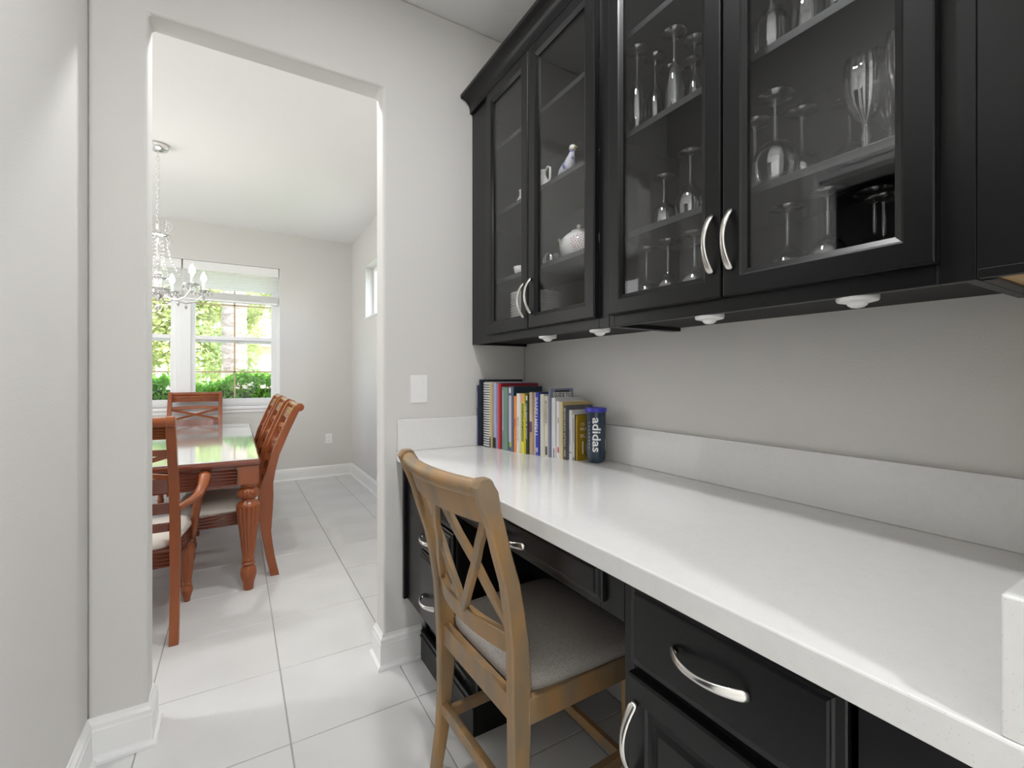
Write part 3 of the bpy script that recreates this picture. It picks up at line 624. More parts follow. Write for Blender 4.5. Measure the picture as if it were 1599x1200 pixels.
# ---------------------------------------------------------------- glassware
def gl_prof(kind):
    if kind == 'flute': return [(.0002, .001), (.031, .001), (.032, .003), (.012, .007), (.005, .014), (.004, .03), (.004, .075), (.006, .085), (.014, .10), (.021, .125), (.0245, .155), (.0245, .19), (.0215, .235), (.0208, .235), (.0235, .19), (.0235, .155), (.020, .127), (.012, .103), (.0002, .092)]
    if kind == 'wine': return [(.0002, .001), (.035, .001), (.036, .003), (.012, .007), (.0045, .014), (.0038, .03), (.004, .085), (.008, .095), (.028, .108), (.040, .13), (.0425, .15), (.039, .175), (.033, .205), (.0322, .205), (.038, .175), (.0415, .15), (.039, .131), (.027, .11), (.0002, .099)]
    if kind == 'balloon': return [(.0002, .001), (.038, .001), (.039, .003), (.012, .007), (.005, .014), (.004, .03), (.0042, .095), (.008, .103), (.032, .113), (.046, .135), (.049, .155), (.045, .185), (.037, .212), (.0362, .212), (.044, .185), (.048, .155), (.045, .136), (.031, .115), (.0002, .107)]
    if kind == 'goblet': return [(.0002, .001), (.036, .001), (.037, .004), (.015, .010), (.008, .02), (.007, .035), (.010, .045), (.006, .06), (.007, .075), (.018, .088), (.030, .105), (.036, .13), (.037, .16), (.035, .20), (.0342, .20), (.036, .16), (.035, .131), (.029, .107), (.017, .091), (.0002, .084)]
    if kind == 'hiball': return [(.0002, .0), (.028, .0), (.031, .003), (.033, .15), (.0318, .15), (.0295, .008), (.0002, .008)]
    if kind == 'coupe': return [(.0002, .001), (.032, .001), (.033, .003), (.01, .006), (.004, .012), (.0038, .07), (.006, .078), (.024, .088), (.036, .105), (.037, .135), (.034, .165), (.0332, .165), (.036, .135), (.035, .106), (.023, .091), (.0002, .082)]
gh = {'flute': .235, 'wine': .205, 'balloon': .212, 'goblet': .20, 'hiball': .15, 'coupe': .165}
gmesh = {}
def stem(kind, inv, x, y, z, label, group, s=1.0):
    key = (kind, inv)
    if key not in gmesh:
        p = gl_prof(kind)
        if inv: p = [(r, gh[kind] - h) for r, h in p]
        flute = (-1, .5, 12, .05) if kind == 'goblet' else None
        m = MB(); m.lathe(p, n=28 if not flute else 60, flute=flute, cap=False); o = m.build('wine_glass', CRYSTAL, smooth=2); gmesh[key] = o.data; bpy.data.objects.remove(o)
    nm = {'flute': 'champagne_flute', 'wine': 'wine_glass', 'balloon': 'wine_glass', 'goblet': 'goblet', 'hiball': 'tumbler', 'coupe': 'wine_glass'}[kind]
    o = bpy.data.objects.new(nm, gmesh[key]); C.objects.link(o); o.location = (x, y, z + .0008); o.scale = (s, s, s)
    return tag(o, label, 'glass', group)
S1, S2, S3, SB = 1.673, 1.97, 2.262, UZ0 + .030
G1 = 'stemware behind the left door of the nearer cabinet'; G2 = 'stemware behind the right door of the nearer cabinet'
fl_ = [(1.02, .982, 'leftmost upturned champagne flute on the upper shelf behind the left glass door'), (1.09, .976, 'second upturned champagne flute from the left on the upper shelf'), (1.055, .876, 'upturned champagne flute set highest in view, centre of the upper shelf'), (1.13, .866, 'upturned champagne flute beside the door stile on the upper shelf'), (1.17, .99, 'upturned flute in the back row of the upper shelf, left'), (1.20, .93, 'upturned flute in the back row of the upper shelf, right')]
for x, y, l in fl_: stem('flute', True, x, y, S2, l, G1, 1.03)
for x, y, k, l in ((1.09, .943, 'coupe', 'smaller upturned wine glass on the middle shelf behind the left door'), (1.10, .858, 'wine', 'larger upturned wine glass on the middle shelf by the handle stile'), (1.17, .80, 'wine', 'upturned wine glass at the back of the middle shelf')): stem(k, True, x, y, S1, l, G1)
for x, y, l in ((1.06, .983, 'leftmost upturned wine glass on the cabinet floor behind the left door'), (1.05, .894, 'middle upturned wine glass on the cabinet floor behind the left door'), (1.05, .805, 'upturned wine glass on the cabinet floor nearest the left handle'), (1.17, .87, 'upturned wine glass at the back of the cabinet floor')): stem('wine', True, x, y, SB, l, G1)
for x, y, k, iv, l in ((1.05, .60, 'goblet', True, 'cut upturned goblet at the left end of the top visible shelf'), (1.065, .528, 'hiball', False, 'tall tumbler second on the top visible shelf'), (1.055, .462, 'flute', True, 'upturned flute in the cluster on the top visible shelf'), (1.075, .392, 'coupe', True, 'upturned small glass right in the cluster on the top visible shelf'), (1.15, .57, 'hiball', False, 'tumbler at the back of the top visible shelf'), (1.15, .49, 'flute', True, 'upturned flute at the back of the top visible shelf')): stem(k, iv, x, y, S2, l, G2)
for x, y, k, iv, l in ((1.06, .597, 'balloon', True, 'big round upturned wine glass on the middle shelf behind the right door'), (1.165, .592, 'wine', True, 'upturned wine glass behind the big round one on the middle shelf'), (1.115, .678, 'wine', True, 'upturned wine glass half hidden by the left edge of the right door pane'), (1.212, .512, 'wine', True, 'faint upturned wine glass at the back of the middle shelf'), (1.07, .424, 'goblet', False, 'upright ribbed goblet on the middle shelf behind the right door'), (1.15, .41, 'goblet', False, 'upright ribbed goblet standing behind the front goblet'), (1.05, .347, 'goblet', False, 'upright ribbed goblet nearest the right door stile')): stem(k, iv, x, y, S1, l, G2, 1.02)
for x, y, k, l in ((1.07, .575, 'wine', 'upturned wine glass left on the cabinet floor behind the right door'), (1.05, .483, 'wine', 'upturned wine glass centre front on the cabinet floor behind the right door'), (1.13, .432, 'wine', 'upturned wine glass centre back on the cabinet floor'), (1.06, .39, 'coupe', 'small upturned glass right on the cabinet floor behind the right door'), (1.16, .345, 'wine', 'upturned wine glass in the right back corner of the cabinet floor')): stem(k, True, x, y, SB, l, G2)

# china in the far cabinet
tp = thing('teapot', 'white teapot with a pink flower print and pale green spout', 'teapot', (1.12, 1.375, S1), R(0))
tp.scale = (1.12, 1.12, 1.12)
m = MB(); m.lathe([(.030, 0), (.034, .004), (.045, .012), (.060, .035), (.064, .06), (.058, .085), (.040, .102), (.028, .106), (.0002, .107)], n=36); m.build('body', CHINA, tp, smooth=2)
m = MB(); m.lathe([(.030, .106), (.026, .113), (.012, .118), (.005, .121), (.008, .128), (.006, .134), (.0002, .136)], n=24); m.build('lid', CHINA, tp, smooth=2)
m = MB(); m.tube([(0, .050, .040), (0, .078, .052), (0, .092, .078), (0, .098, .10), (0, .110, .112)], [.018, .015, .011, .008, .007], 12); m.build('spout', mat('pale green glaze', (.60, .70, .50), .15), tp, smooth=2)
m = MB(); m.tube([(0, -.05, .09), (0, -.085, .095), (0, -.10, .07), (0, -.09, .04), (0, -.055, .03)], .007, 8); m.build('pot_handle', CHINA, tp, smooth=2)
PK = mat('pink glaze print', (.55, .16, .22), .2)
rr = random.Random(3)
for q in range(46):
    ang = q * 2.4; rad = .0045 * math.sqrt(q)
    a = math.radians(232) + rad * math.cos(ang) / .062; z = .058 + rad * math.sin(ang)
    rs = .0628 if abs(z - .058) < .02 else .0605
    m = MB(); u = .0022
    m.add([((rs + .0015) * math.cos(a + s_ / .06), (rs + .0015) * math.sin(a + s_ / .06), z + t_) for s_, t_ in ((-u, 0), (0, -u), (u, 0), (0, u))], [(0, 1, 2, 3)])
    m.build('petal_print', PK, tp)
cp_ = thing('glass_cup', 'little clear glass cup with a curled handle left of the teapot', 'cup', (1.045, 1.452, S1))
m = MB(); m.lathe([(.012, 0), (.020, .004), (.026, .02), (.028, .045), (.0272, .045), (.025, .02), (.0002, .006)], n=24, cap=False); m.build('bowl', BEAD, cp_, smooth=2)
m = MB(); m.tube([(0, .027, .04), (0, .045, .042), (0, .052, .03), (0, .045, .015), (0, .025, .012)], .0028, 8); m.build('cup_handle', BEAD, cp_, smooth=2)
for k, (x, y, z, l) in enumerate(((1.05, 1.51, S2, 'slim white swan-necked jug at the left of the upper china shelf'), (1.08, 1.72, S2, 'white swan-necked jug partly hidden behind the first glass door'), )):
    j = thing('jug', l, 'jug', (x, y, z))
    m = MB(); m.lathe([(.018, 0), (.022, .004), (.028, .025), (.022, .05), (.012, .07), (.010, .085), (.014, .095)], n=24); m.build('body', CHINA, j, smooth=2)
    m = MB(); m.tube([(0, -.012, .088), (0, -.03, .10), (0, -.045, .09), (0, -.045, .05), (0, -.026, .025)], .0045, 8); m.build('jug_handle', CHINA, j, smooth=2)
fj = thing('figurine', 'blue and white china bird figurine on the upper china shelf', 'figurine', (1.07, 1.385, S2))
fj.scale = (1.15, 1.15, 1.15)
m = MB(); m.lathe([(.02, 0), (.024, .004), (.02, .012), (.0002, .014)], n=20); m.build('stand', CHINA, fj, smooth=2)
m = MB(); m.tube([(0, .055, .015), (0, .035, .03), (0, .01, .045), (0, -.015, .06), (0, -.025, .085), (0, -.03, .10)], [.004, .012, .022, .020, .011, .007], 14); m.build('body', mat('blue white glaze', (.65, .66, .72), .12, vary=(60, (.12, .14, .45), .5, .6)), fj, smooth=2)
m = MB(); m.lathe([(.0002, -.012), (.010, -.006), (.012, 0), (.009, .009), (.0002, .012)], c=(0, -.03, .105), n=14); m.build('head', CHINA, fj, smooth=2)
m = MB(); m.tube([(0, -.04, .105), (0, -.055, .100)], [.004, .0008], 8); m.build('beak', mat('yellow glaze', (.7, .55, .1), .2), fj, smooth=2)
cr_ = thing('creamer', 'silvery cream jug beside the figurine on the upper china shelf', 'jug', (1.13, 1.27, S2))
m = MB(); m.lathe([(.022, 0), (.026, .006), (.036, .03), (.034, .06), (.022, .085), (.026, .11), (.0252, .11), (.0212, .086), (.0002, .01)], n=28, cap=False); m.build('body', CHROME, cr_, smooth=2)
m = MB(); m.tube([(0, -.022, .10), (0, -.045, .115), (0, -.06, .09), (0, -.05, .05), (0, -.033, .035)], .004, 8); m.build('jug_handle', CHROME, cr_, smooth=2)
m = MB(); m.tube([(0, .022, .085), (0, .038, .105), (0, .048, .118)], [.008, .007, .005], 8); m.build('spout', CHROME, cr_, smooth=2)
cp2 = thing('china_cup', 'small white cup on the middle shelf behind the first glass door', 'cup', (1.06, 1.69, S1))
m = MB(); m.lathe([(.014, 0), (.018, .004), (.03, .02), (.036, .045), (.0352, .045), (.028, .02), (.0002, .006)], n=24, cap=False); m.build('bowl', CHINA, cp2, smooth=2)
m = MB(); m.tube([(0, -.034, .036), (0, -.052, .036), (0, -.054, .02), (0, -.03, .012)], .003, 8); m.build('cup_handle', CHINA, cp2, smooth=2)
def plates(x, y, n, r, side):
    pm = None
    for i in range(n):
        if pm is None:
            m = MB(); m.lathe([(.0002, .0), (r * .6, .0), (r * .68, .003), (r, .011), (r, .0125), (r * .66, .0055), (.0002, .0035)], n=40); o = m.build('plate', CHINA, smooth=True); pm = o.data; bpy.data.objects.remove(o)
        o = bpy.data.objects.new('plate', pm); C.objects.link(o); o.location = (x, y, SB + .0004 + i * .0122)
        tag(o, 'white plate in the tall stack on the cabinet floor ' + side, 'plate', 'white plates stacked on the cabinet floor')
plates(1.10, 1.64, 14, .108, 'behind the far pair of doors')

# ---------------------------------------------------------------- desk chair
dc = thing('desk_chair', 'weathered oak chair with double X back and grey seat pushed under the worktop', 'chair', (.583, 1.170, 0), R(2.0))
ZP = [(0, -.030), (.12, -.010), (.25, .002), (.42, .004), (.52, .000), (.62, -.008), (.75, -.034), (.88, -.074), (.97, -.103), (1.0, -.112)]
def xb(z):
    for i in range(len(ZP) - 1):
        if ZP[i][0] <= z <= ZP[i + 1][0]:
            t = (z - ZP[i][0]) / (ZP[i + 1][0] - ZP[i][0]); t = t * t * (3 - 2 * t) * .3 + t * .7
            return ZP[i][1] + (ZP[i + 1][1] - ZP[i][1]) * t
    return ZP[-1][1]
def yb(z): return .212 + max(0, z - .45) * .055
for sgn in (1, -1):
    m = MB(); L = []
    zs = [0, .06, .12, .2, .3, .4, .46, .52, .6, .68, .76, .84, .9, .94, .965, .985, 1.0, 1.012, 1.018]
    for z in zs:
        y = yb(min(z, 1)) * sgn; x = xb(min(z, 1.0)); wy = .0165 - .002 * (z < .05); d = .021 + .008 * math.exp(-((z - .46) / .22) ** 2) - .004 * max(0, (.3 - z) / .3)
        if z > .93: d = .021 + .006 * math.sin(min(1, (z - .93) / .06) * math.pi / 2)
        if z > .99: d *= math.sqrt(max(.05, 1 - ((z - .99) / .032) ** 2)); x -= .004
        c = .005
        L.append([(x - d + c, y - wy, z), (x + d - c, y - wy, z), (x + d, y - wy + c, z), (x + d, y + wy - c, z), (x + d - c, y + wy, z), (x - d + c, y + wy, z), (x - d, y + wy - c, z), (x - d, y - wy + c, z)])
    m.loops(L); m.build('leg', OAK, dc, smooth=True)
def bow(u, amp): return -amp * (1 - u * u)
def rail(name, z0, z1, th, amp, round_top=0, dx=0, ymax=None):
    m = MB(); L = []; N = 20
    for i in range(N + 1):
        u = -1 + 2 * i / N; ring = []
        def P(z, e): return (xb(z) + bow(u, amp) + e + dx, u * (yb(z) - .012), z)
        if round_top:
            r = round_top; zc = z1 - r; yy = u * (yb(zc) - .012); xc = xb(zc) + bow(u, amp) + dx
            ring = [P(z0, th), P(z0, -th), P(zc - r * .9, -th)]
            for q in range(9):
                a = R(235) - R(280) * q / 8; ring.append((xc - .004 + r * math.cos(a) * 1.05, yy, zc + r * math.sin(a)))
            ring.append(P(zc - r * .9, th))
        else: ring = [P(z0, th), P(z0, -th), P(z1, -th), P(z1, th)]
        L.append(ring)
    m.loops(L); return m.build(name, OAK, dc, bevel=0 if round_top else .003, smooth=bool(round_top))
rail('top_rail', .905, 1.012, .011, .035, .021)
rail('back_rail', .567, .618, .012, .030)
def bar(ya, za, yb_, zb, name='back_bar', off=0):
    m = MB(); L = []; N = 8; w = .0125; d = .008
    dy, dz = yb_ - ya, zb - za; ln = math.hypot(dy, dz); ny, nz = -dz / ln, dy / ln
    for i in range(N + 1):
        t = i / N; y = ya + dy * t; z = za + dz * t; u = y / .22; amp = .030 + .005 * t
        x = xb(z) + bow(max(-1, min(1, u)), amp) + off + .002
        L.append([(x - d, y - ny * w, z - nz * w), (x + d, y - ny * w, z - nz * w), (x + d, y + ny * w, z + nz * w), (x - d, y + ny * w, z + nz * w)])
    m.loops(L); m.build(name, OAK, dc, bevel=.002)
zt_, zb_ = .915, .612
bar(.205, zt_, .012, zb_, off=.004); bar(.012, zt_, .200, zb_, off=-.005)
bar(-.012, zt_, -.205, zb_, off=.004); bar(-.212, zt_, -.012, zb_, off=-.005)
def seat_out(x, extra=0): return .205 + .030 * max(0, min(1, x / .40)) + extra
m = MB(); m.box(-.012, .012, -.20, .20, .395, .460); m.build('seat_rail', OAK, dc, bevel=.003)
for sgn in (1, -1):
    m = MB(); m.loops([[(.02, sgn * .208, .395), (.02, sgn * .230, .395), (.02, sgn * .230, .460), (.02, sgn * .208, .460)], [(.42, sgn * .214, .395), (.42, sgn * .236, .395), (.42, sgn * .236, .460), (.42, sgn * .214, .460)]]); m.build('seat_rail', OAK, dc, bevel=.003)
    m = MB(); m.loops([[(x - s_, sgn * .212 - s_, z) if q == 0 else (x + s_, sgn * .212 - s_, z) if q == 1 else (x + s_, sgn * .212 + s_, z) if q == 2 else (x - s_, sgn * .212 + s_, z) for q in range(4)] for z, s_, x in ((0, .015, .392), (.39, .020, .392))]); m.build('leg', OAK, dc, bevel=.003)
    m = MB(); m.box(.012, .375, sgn * .215 - .011, sgn * .215 + .011, .145, .177); m.build('stretcher', OAK, dc, bevel=.003)
m = MB(); m.box(.405, .425, -.232, .232, .395, .460); m.build('seat_rail', OAK, dc, bevel=.003)
m = MB(); m.box(-.018, .006, -.20, .20, .178, .210); m.build('stretcher', OAK, dc, bevel=.003)
m = MB(); m.box(.383, .403, -.215, .215, .105, .137); m.build('stretcher', OAK, dc, bevel=.003)
# cushion
m = MB(); L = []
for s_, z in ((1.0, .452), (1.02, .460), (1.03, .475), (1.02, .490), (.98, .503), (.87, .514), (.6, .522), (.3, .526), (.02, .527)):
    ring = []; n = 48
    for j in range(n):
        a = 2 * math.pi * j / n; ca_, sa_ = math.cos(a), math.sin(a); e = .28
        px = abs(ca_) ** e * (1 if ca_ > 0 else -1); py = abs(sa_) ** e * (1 if sa_ > 0 else -1)
        X_ = .212 + px * .205 * s_; Y_ = py * (.210 + .020 * (X_ / .42)) * s_
        ring.append((X_ + .012, Y_, z))
    L.append(ring)
m.loops(L); m.build('seat_cushion', SEATG, dc, smooth=2)

# ---------------------------------------------------------------- dining table
TXc, TYc, TZ = -.45, 4.19, .770; hw, hl = .575, 1.145
tb = thing('dining_table', 'cherry wood dining table with glass top and fluted turned legs', 'table', (TXc, TYc, 0))
m = MB(); m.box(-hw, hw, -hl, hl, TZ - .042, TZ - .008)
o = m.build('tabletop', CHERRYD, tb, bevel=.014, seg=4)
GT = mat('glass table cover', (.70, .72, .70), .06, spec=1.0, vary=(2.0, (.62, .64, .62), .3, .7), coat=1.0)
m = MB(); m.box(-hw + .012, hw - .012, -hl + .012, hl - .012, TZ - .0078, TZ - .001); m.build('glass_cover', GT, tb, bevel=.002)
for (a, b, c, d) in ((-hw + .12, hw - .12, -hl + .035, -hl + .055), (-hw + .12, hw - .12, hl - .055, hl - .035), (-hw + .035, -hw + .055, -hl + .12, hl - .12), (hw - .055, hw - .035, -hl + .12, hl - .12)):
    m = MB(); m.box(a, b, c, d, .61, TZ - .043)
    m.build('apron', CHERRYD, tb)
    horiz = (b - a) > (d - c)
    for q in range(5):
        z = .632 + q * .018; m = MB()
        if horiz:
            yy = c if c < 0 else d; m.tube([(a, yy, z), (b, yy, z)], .0065, 6)
        else:
            xx = c if False else (a if a < 0 else b); m.tube([(xx, c, z), (xx, d, z)], .0065, 6)
        m.build('reed', CHERRYD, tb, smooth=2)
LEGP = [(.0002, 0), (.024, 0), (.027, .012), (.030, .04), (.040, .075), (.043, .10), (.040, .125), (.028, .142), (.034, .148), (.036, .156), (.030, .163), (.030, .170), (.035, .176), (.030, .185), (.032, .20), (.040, .27), (.052, .38), (.060, .44), (.0635, .475), (.062, .495), (.052, .512), (.036, .522), (.034, .528), (.042, .535), (.056, .550), (.0585, .565), (.055, .580), (.044, .592), (.036, .598), (.040, .604), (.045, .612), (.045, .622)]
def turned_leg(x, y, par, prof=LEGP, top=(.622, .735, .0525), s=1, mt=CHERRY):
    m = MB(); pr = []
    for i in range(len(prof) - 1):
        (r0, h0), (r1, h1) = prof[i], prof[i + 1]; n = 3 if h1 - h0 > .02 else 1
        for k in range(n): t = k / n; pr.append((r0 + (r1 - r0) * t, h0 + (h1 - h0) * t))
    pr.append(prof[-1])
    L = []; n = 72
    for r, h in pr:
        fl2 = .13 if (.205 * s < h < .495 * s or .537 * s < h < .582 * s) else 0
        L.append([(x + r * s ** 0 * (1 - fl2 * (.5 + .5 * math.cos(14 * a)) ** 2) * math.cos(a), y + r * (1 - fl2 * (.5 + .5 * math.cos(14 * a)) ** 2) * math.sin(a), h) for a in [2 * math.pi * j / n for j in range(n)]])
    m.loops(L); w = top[2]; m.box(x - w, x + w, y - w, y + w, top[0], top[1])
    return m.build('leg', mt, par, smooth=True)
for sx in (-1, 1):
    for sy in (-1, 1): turned_leg(sx * (hw - .062), sy * (hl - .062), tb, top=(.622, TZ - .0425, .0525))

# ---------------------------------------------------------------- dining chairs (local: +x faces forward)
DZP = [(0, -.055), (.12, -.030), (.28, -.006), (.45, 0), (.58, -.012), (.75, -.055), (.90, -.115), (1.0, -.160), (1.05, -.185), (1.085, -.205)]
def dx_(z):
    for i in range(len(DZP) - 1):
        if DZP[i][0] <= z <= DZP[i + 1][0]: return DZP[i][1] + (DZP[i + 1][1] - DZP[i][1]) * (z - DZP[i][0]) / (DZP[i + 1][0] - DZP[i][0])
    return DZP[-1][1]
FLP = [(.0002, 0), (.014, 0), (.017, .02), (.026, .05), (.028, .07), (.020, .092), (.025, .098), (.021, .106), (.021, .114), (.030, .18), (.036, .25), (.038, .29), (.030, .31), (.024, .318), (.031, .328), (.031, .336), (.026, .345)]
def side_chair(label, loc, rz, group, arms=False, group_only=None):
    c = thing('dining_armchair' if arms else 'dining_chair', label, 'chair', loc, rz, group); W = .225; fw_ = .275 if arms else .25
    for sg in (1, -1):
        m = MB(); L = []
        for z in (0, .06, .12, .2, .28, .36, .42, .5, .58, .66, .75, .83, .9, .96, 1.0, 1.03, 1.055):
            x = dx_(z); d = .024 + .020 * math.exp(-((z - .46) / .14) ** 2); w = .019; y = sg * W
            L.append([(x - d, y - w, z), (x + d, y - w, z), (x + d, y + w, z), (x - d, y + w, z)])
        m.loops(L)
        m.lathe([(.0002, -.0175), (.020, -.0175), (.026, -.0165), (.026, .0165), (.020, .0175), (.0002, .0175)], c=(dx_(1.05) - .012, sg * W, 1.045), n=20, axis='y')
        m.build('leg', CHERRY, c, bevel=.003, smooth=True)
    # rolled, reeded top rail
    m = MB(); m.loops([[(dx_(z) + e, y, z) for z, e in ((.965, .010), (.965, -.010), (1.03, -.010), (1.03, .010))] for y in (-W + .017, W - .017)])
    m.tube([(dx_(1.05) - .012, -W + .016, 1.045), (dx_(1.05) - .012, W - .016, 1.045)], .022, 16); tr = m.build('top_rail', CHERRY, c, smooth=True)
    for q in range(4):
        z = .972 + q * .014; m = MB(); m.tube([(dx_(z) - .011, -W + .02, z), (dx_(z) - .011, W - .02, z)], .005, 6); m.tube([(dx_(z) + .011, -W + .02, z), (dx_(z) + .011, W - .02, z)], .005, 6); m.build('reed', CHERRY, tr, smooth=2)
    for (z0, z1, cr) in ((.885, .915, CHERRY), (.705, .775, CHERRYD), (.60, .655, CHERRYD), (.515, .555, CHERRYD)):
        m = MB(); L = []
        for i in range(9):
            u = -1 + i / 4; b = .022 * (1 - u * u)
            L.append([(dx_(z) + e - b, u * (W - .015), z + .006 * (1 - u * u)) for z, e in ((z0, .009), (z0, -.009), (z1, -.009), (z1, .009))])
        m.loops(L); m.build('slat', cr, c, bevel=.002)
    for a, b in ((1, -1), (-1, 1)):
        m = MB(); L = []
        for i in range(9):
            t = i / 8; y = a * (W - .02) * (1 - 2 * t); z = .885 - .105 * t; u = 1 - 2 * t; bb = .022 * (1 - u * u)
            L.append([(dx_(z) - bb + e, y, z + f_) for e, f_ in ((.007, -.012), (-.007, -.012), (-.007, .010), (.007, .010))])
        m.loops(L); m.build('cross_bar', CHERRY, c)
    # seat frame with reeds
    m = MB(); m.loops([[(x_, y_, z_) for x_, y_ in ((-.01, -.21), (.45, -fw_), (.45, fw_), (-.01, .21))] for z_ in (.345, .425)]); sf = m.build('seat_frame', CHERRYD, c, bevel=.003)
    for q in range(4):
        z = .357 + q * .018; m = MB()
        m.tube([(-.012, -.21, z), (.452, -fw_ - .0015, z)], .005, 6); m.build('reed', CHERRYD, sf, smooth=2)
        m = MB(); m.tube([(-.012, .21, z), (.452, fw_ + .0015, z)], .005, 6); m.build('reed', CHERRYD, sf, smooth=2)
        m = MB(); m.tube([(-.012, -.21, z), (-.012, .21, z)], .005, 6); m.build('reed', CHERRYD, sf, smooth=2)
    m = MB(); L = []
    for s_, z in ((.98, .424), (1.01, .432), (1.01, .450), (.97, .468), (.85, .482), (.5, .492), (.02, .495)):
        ring = []
        for j in range(40):
            a = 2 * math.pi * j / 40; e = .3; ca_, sa_ = math.cos(a), math.sin(a)
            px = abs(ca_) ** e * (1 if ca_ > 0 else -1); py = abs(sa_) ** e * (1 if sa_ > 0 else -1)
            ring.append((.235 + px * .222 * s_, py * ((.21 + fw_) / 2 + (fw_ - .21) / 2 * px) * s_, z))
        L.append(ring)
    m.loops(L); m.build('seat_cushion', CREAM, c, smooth=2)
    for sg in (1, -1):
        m = MB(); L = []; pr = []
        for i in range(len(FLP) - 1):
            (r0, h0), (r1, h1) = FLP[i], FLP[i + 1]
            for k in range(2): pr.append((r0 + (r1 - r0) * k / 2, h0 + (h1 - h0) * k / 2))
        pr.append(FLP[-1]); n = 48
        for r, h in pr:
            fl2 = .13 if .12 < h < .30 else 0
            L.append([(.41 + r * (1 - fl2 * (.5 + .5 * math.cos(12 * a))) * math.cos(a), sg * (fw_ - .035) + r * (1 - fl2 * (.5 + .5 * math.cos(12 * a))) * math.sin(a), h) for a in [2 * math.pi * j / n for j in range(n)]])
        m.loops(L); m.build('leg', CHERRY, c, smooth=2)
        if arms:
            # arm: out from the back post, dipping, then rising to a scroll, on a shaped support
            pts = [(-.03, sg * .238, .625), (.06, sg * .275, .628), (.16, sg * .305, .635), (.24, sg * .322, .665), (.29, sg * .328, .700), (.335, sg * .325, .706), (.362, sg * .320, .692)]
            m = MB(); L = []
            for i, p in enumerate(pts):
                wy = (.018, .022, .026, .026, .028, .028, .022)[i]; hz = (.015, .015, .016, .017, .018, .017, .012)[i]
                L.append([(p[0], p[1] + wy * math.cos(a), p[2] + hz * math.sin(a)) for a in [2 * math.pi * j / 12 for j in range(12)]])
            m.loops(L); m.build('armrest', CHERRY, c, smooth=2)
            m = MB(); L = []
            for z, x, w in ((.35, .395, .022), (.42, .39, .026), (.45, .385, .024), (.53, .345, .028), (.60, .33, .027), (.66, .335, .020), (.69, .345, .016)):
                y = sg * (.262 + .05 * (z - .35) / .34); L.append([(x + w * math.cos(a), y + .75 * w * math.sin(a), z) for a in [2 * math.pi * j / 14 for j in range(14)]])
            m.loops(L); m.build('arm_support', CHERRY, c, smooth=2)
    return c
GD = 'cherry dining chairs round the table'
side_chair('cherry dining armchair at the near head of the table, cut by the left jamb', (-.472, 2.705, 0), R(90), GD, arms=True)
side_chair('cherry dining armchair at the far head of the table, facing us under the window', (-.37, 5.86, 0), R(-90), GD, arms=True)
sca = side_chair('cherry dining chair on the right long side of the table, nearest us', (.155, 3.475, 0), R(180), GD)
def dup_chair(src, loc, rz, label):
    c = copy_tree(src); c.location = loc; c.rotation_euler = (0, 0, rz); c['label'] = label; return c
dup_chair(sca, (.150, 4.13, 0), R(180), 'cherry dining chair second along the right long side of the table')
dup_chair(sca, (.150, 4.80, 0), R(180), 'cherry dining chair third along the right long side of the table')
dup_chair(sca, (-1.06, 3.55, 0), 0, 'cherry dining chair on the left long side of the table, nearest us')
dup_chair(sca, (-1.06, 4.45, 0), 0, 'cherry dining chair farther along the left long side of the table')

# ---------------------------------------------------------------- chandelier
CXx, CYy = -.482, 4.17
ch = thing('chandelier', 'crystal chandelier with chrome arms and candle bulbs over the dining table', 'chandelier', (CXx, CYy, 1.86)); cz = 1.86
m = MB(); m.lathe([(.0002, 2.862 - cz), (.02, 2.865 - cz), (.055, 2.878 - cz), (.068, 2.895 - cz), (.068, HC + .0195 - cz), (.0002, HC + .0195 - cz)], n=32); m.build('canopy', CHROME, ch, smooth=2)
z = 2.862 - cz; k = 0
while z > 2.36 - cz:
    m = MB(); pts = [((.009 * math.sin(a) if k % 2 else 0), (0 if k % 2 else .009 * math.sin(a)), z - .018 + .018 * math.cos(a)) for a in [2 * math.pi * j / 12 for j in range(12)]]
    m.tube(pts, .0022, 6, closed=True); m.build('chain_link', CHROME, ch, smooth=2); z -= .029; k += 1
m = MB(); m.lathe([(.0002, 2.37 - cz), (.006, 2.365 - cz), (.014, 2.34 - cz), (.008, 2.32 - cz), (.008, 2.27 - cz), (.03, 2.255 - cz), (.008, 2.24 - cz), (.008, 2.02 - cz), (.022, 1.99 - cz), (.03, 1.95 - cz), (.016, 1.91 - cz), (.035, 1.88 - cz), (.045, 1.85 - cz), (.03, 1.82 - cz), (.010, 1.80 - cz), (.0002, 1.78 - cz)], n=24); m.build('stem', CHROME, ch, smooth=2)
bead_m = None
def bead(x, y, z_, r, par, drop=False):
    global bead_m
    m = MB(); n = 8
    pr = [(.0002, -r * (2.2 if drop else 1)), (r * .8, -r * .45), (r, 0), (r * .7, r * .6), (.0002, r)]
    m.lathe(pr, c=(x, y, z_), n=n); return m
m0 = MB(); m0.lathe([(.0002, -1), (.8, -.45), (1, 0), (.7, .6), (.0002, 1)], n=8); ob = m0.build('crystal_bead', BEAD); BM = ob.data; bpy.data.objects.remove(ob)
m0 = MB(); m0.lathe([(.0002, -2.2), (.8, -.6), (1, 0), (.5, .9), (.0002, 1.3)], n=8); ob = m0.build('crystal_drop', BEAD); DM = ob.data; bpy.data.objects.remove(ob)
nb_ = [0]
def put(me, nm, x, y, z_, s, par):
    if nb_[0] >= 290: return
    nb_[0] += 1
    o = bpy.data.objects.new(nm, me); C.objects.link(o); o.parent = par; o.location = (x, y, z_); o.scale = (s, s, s)
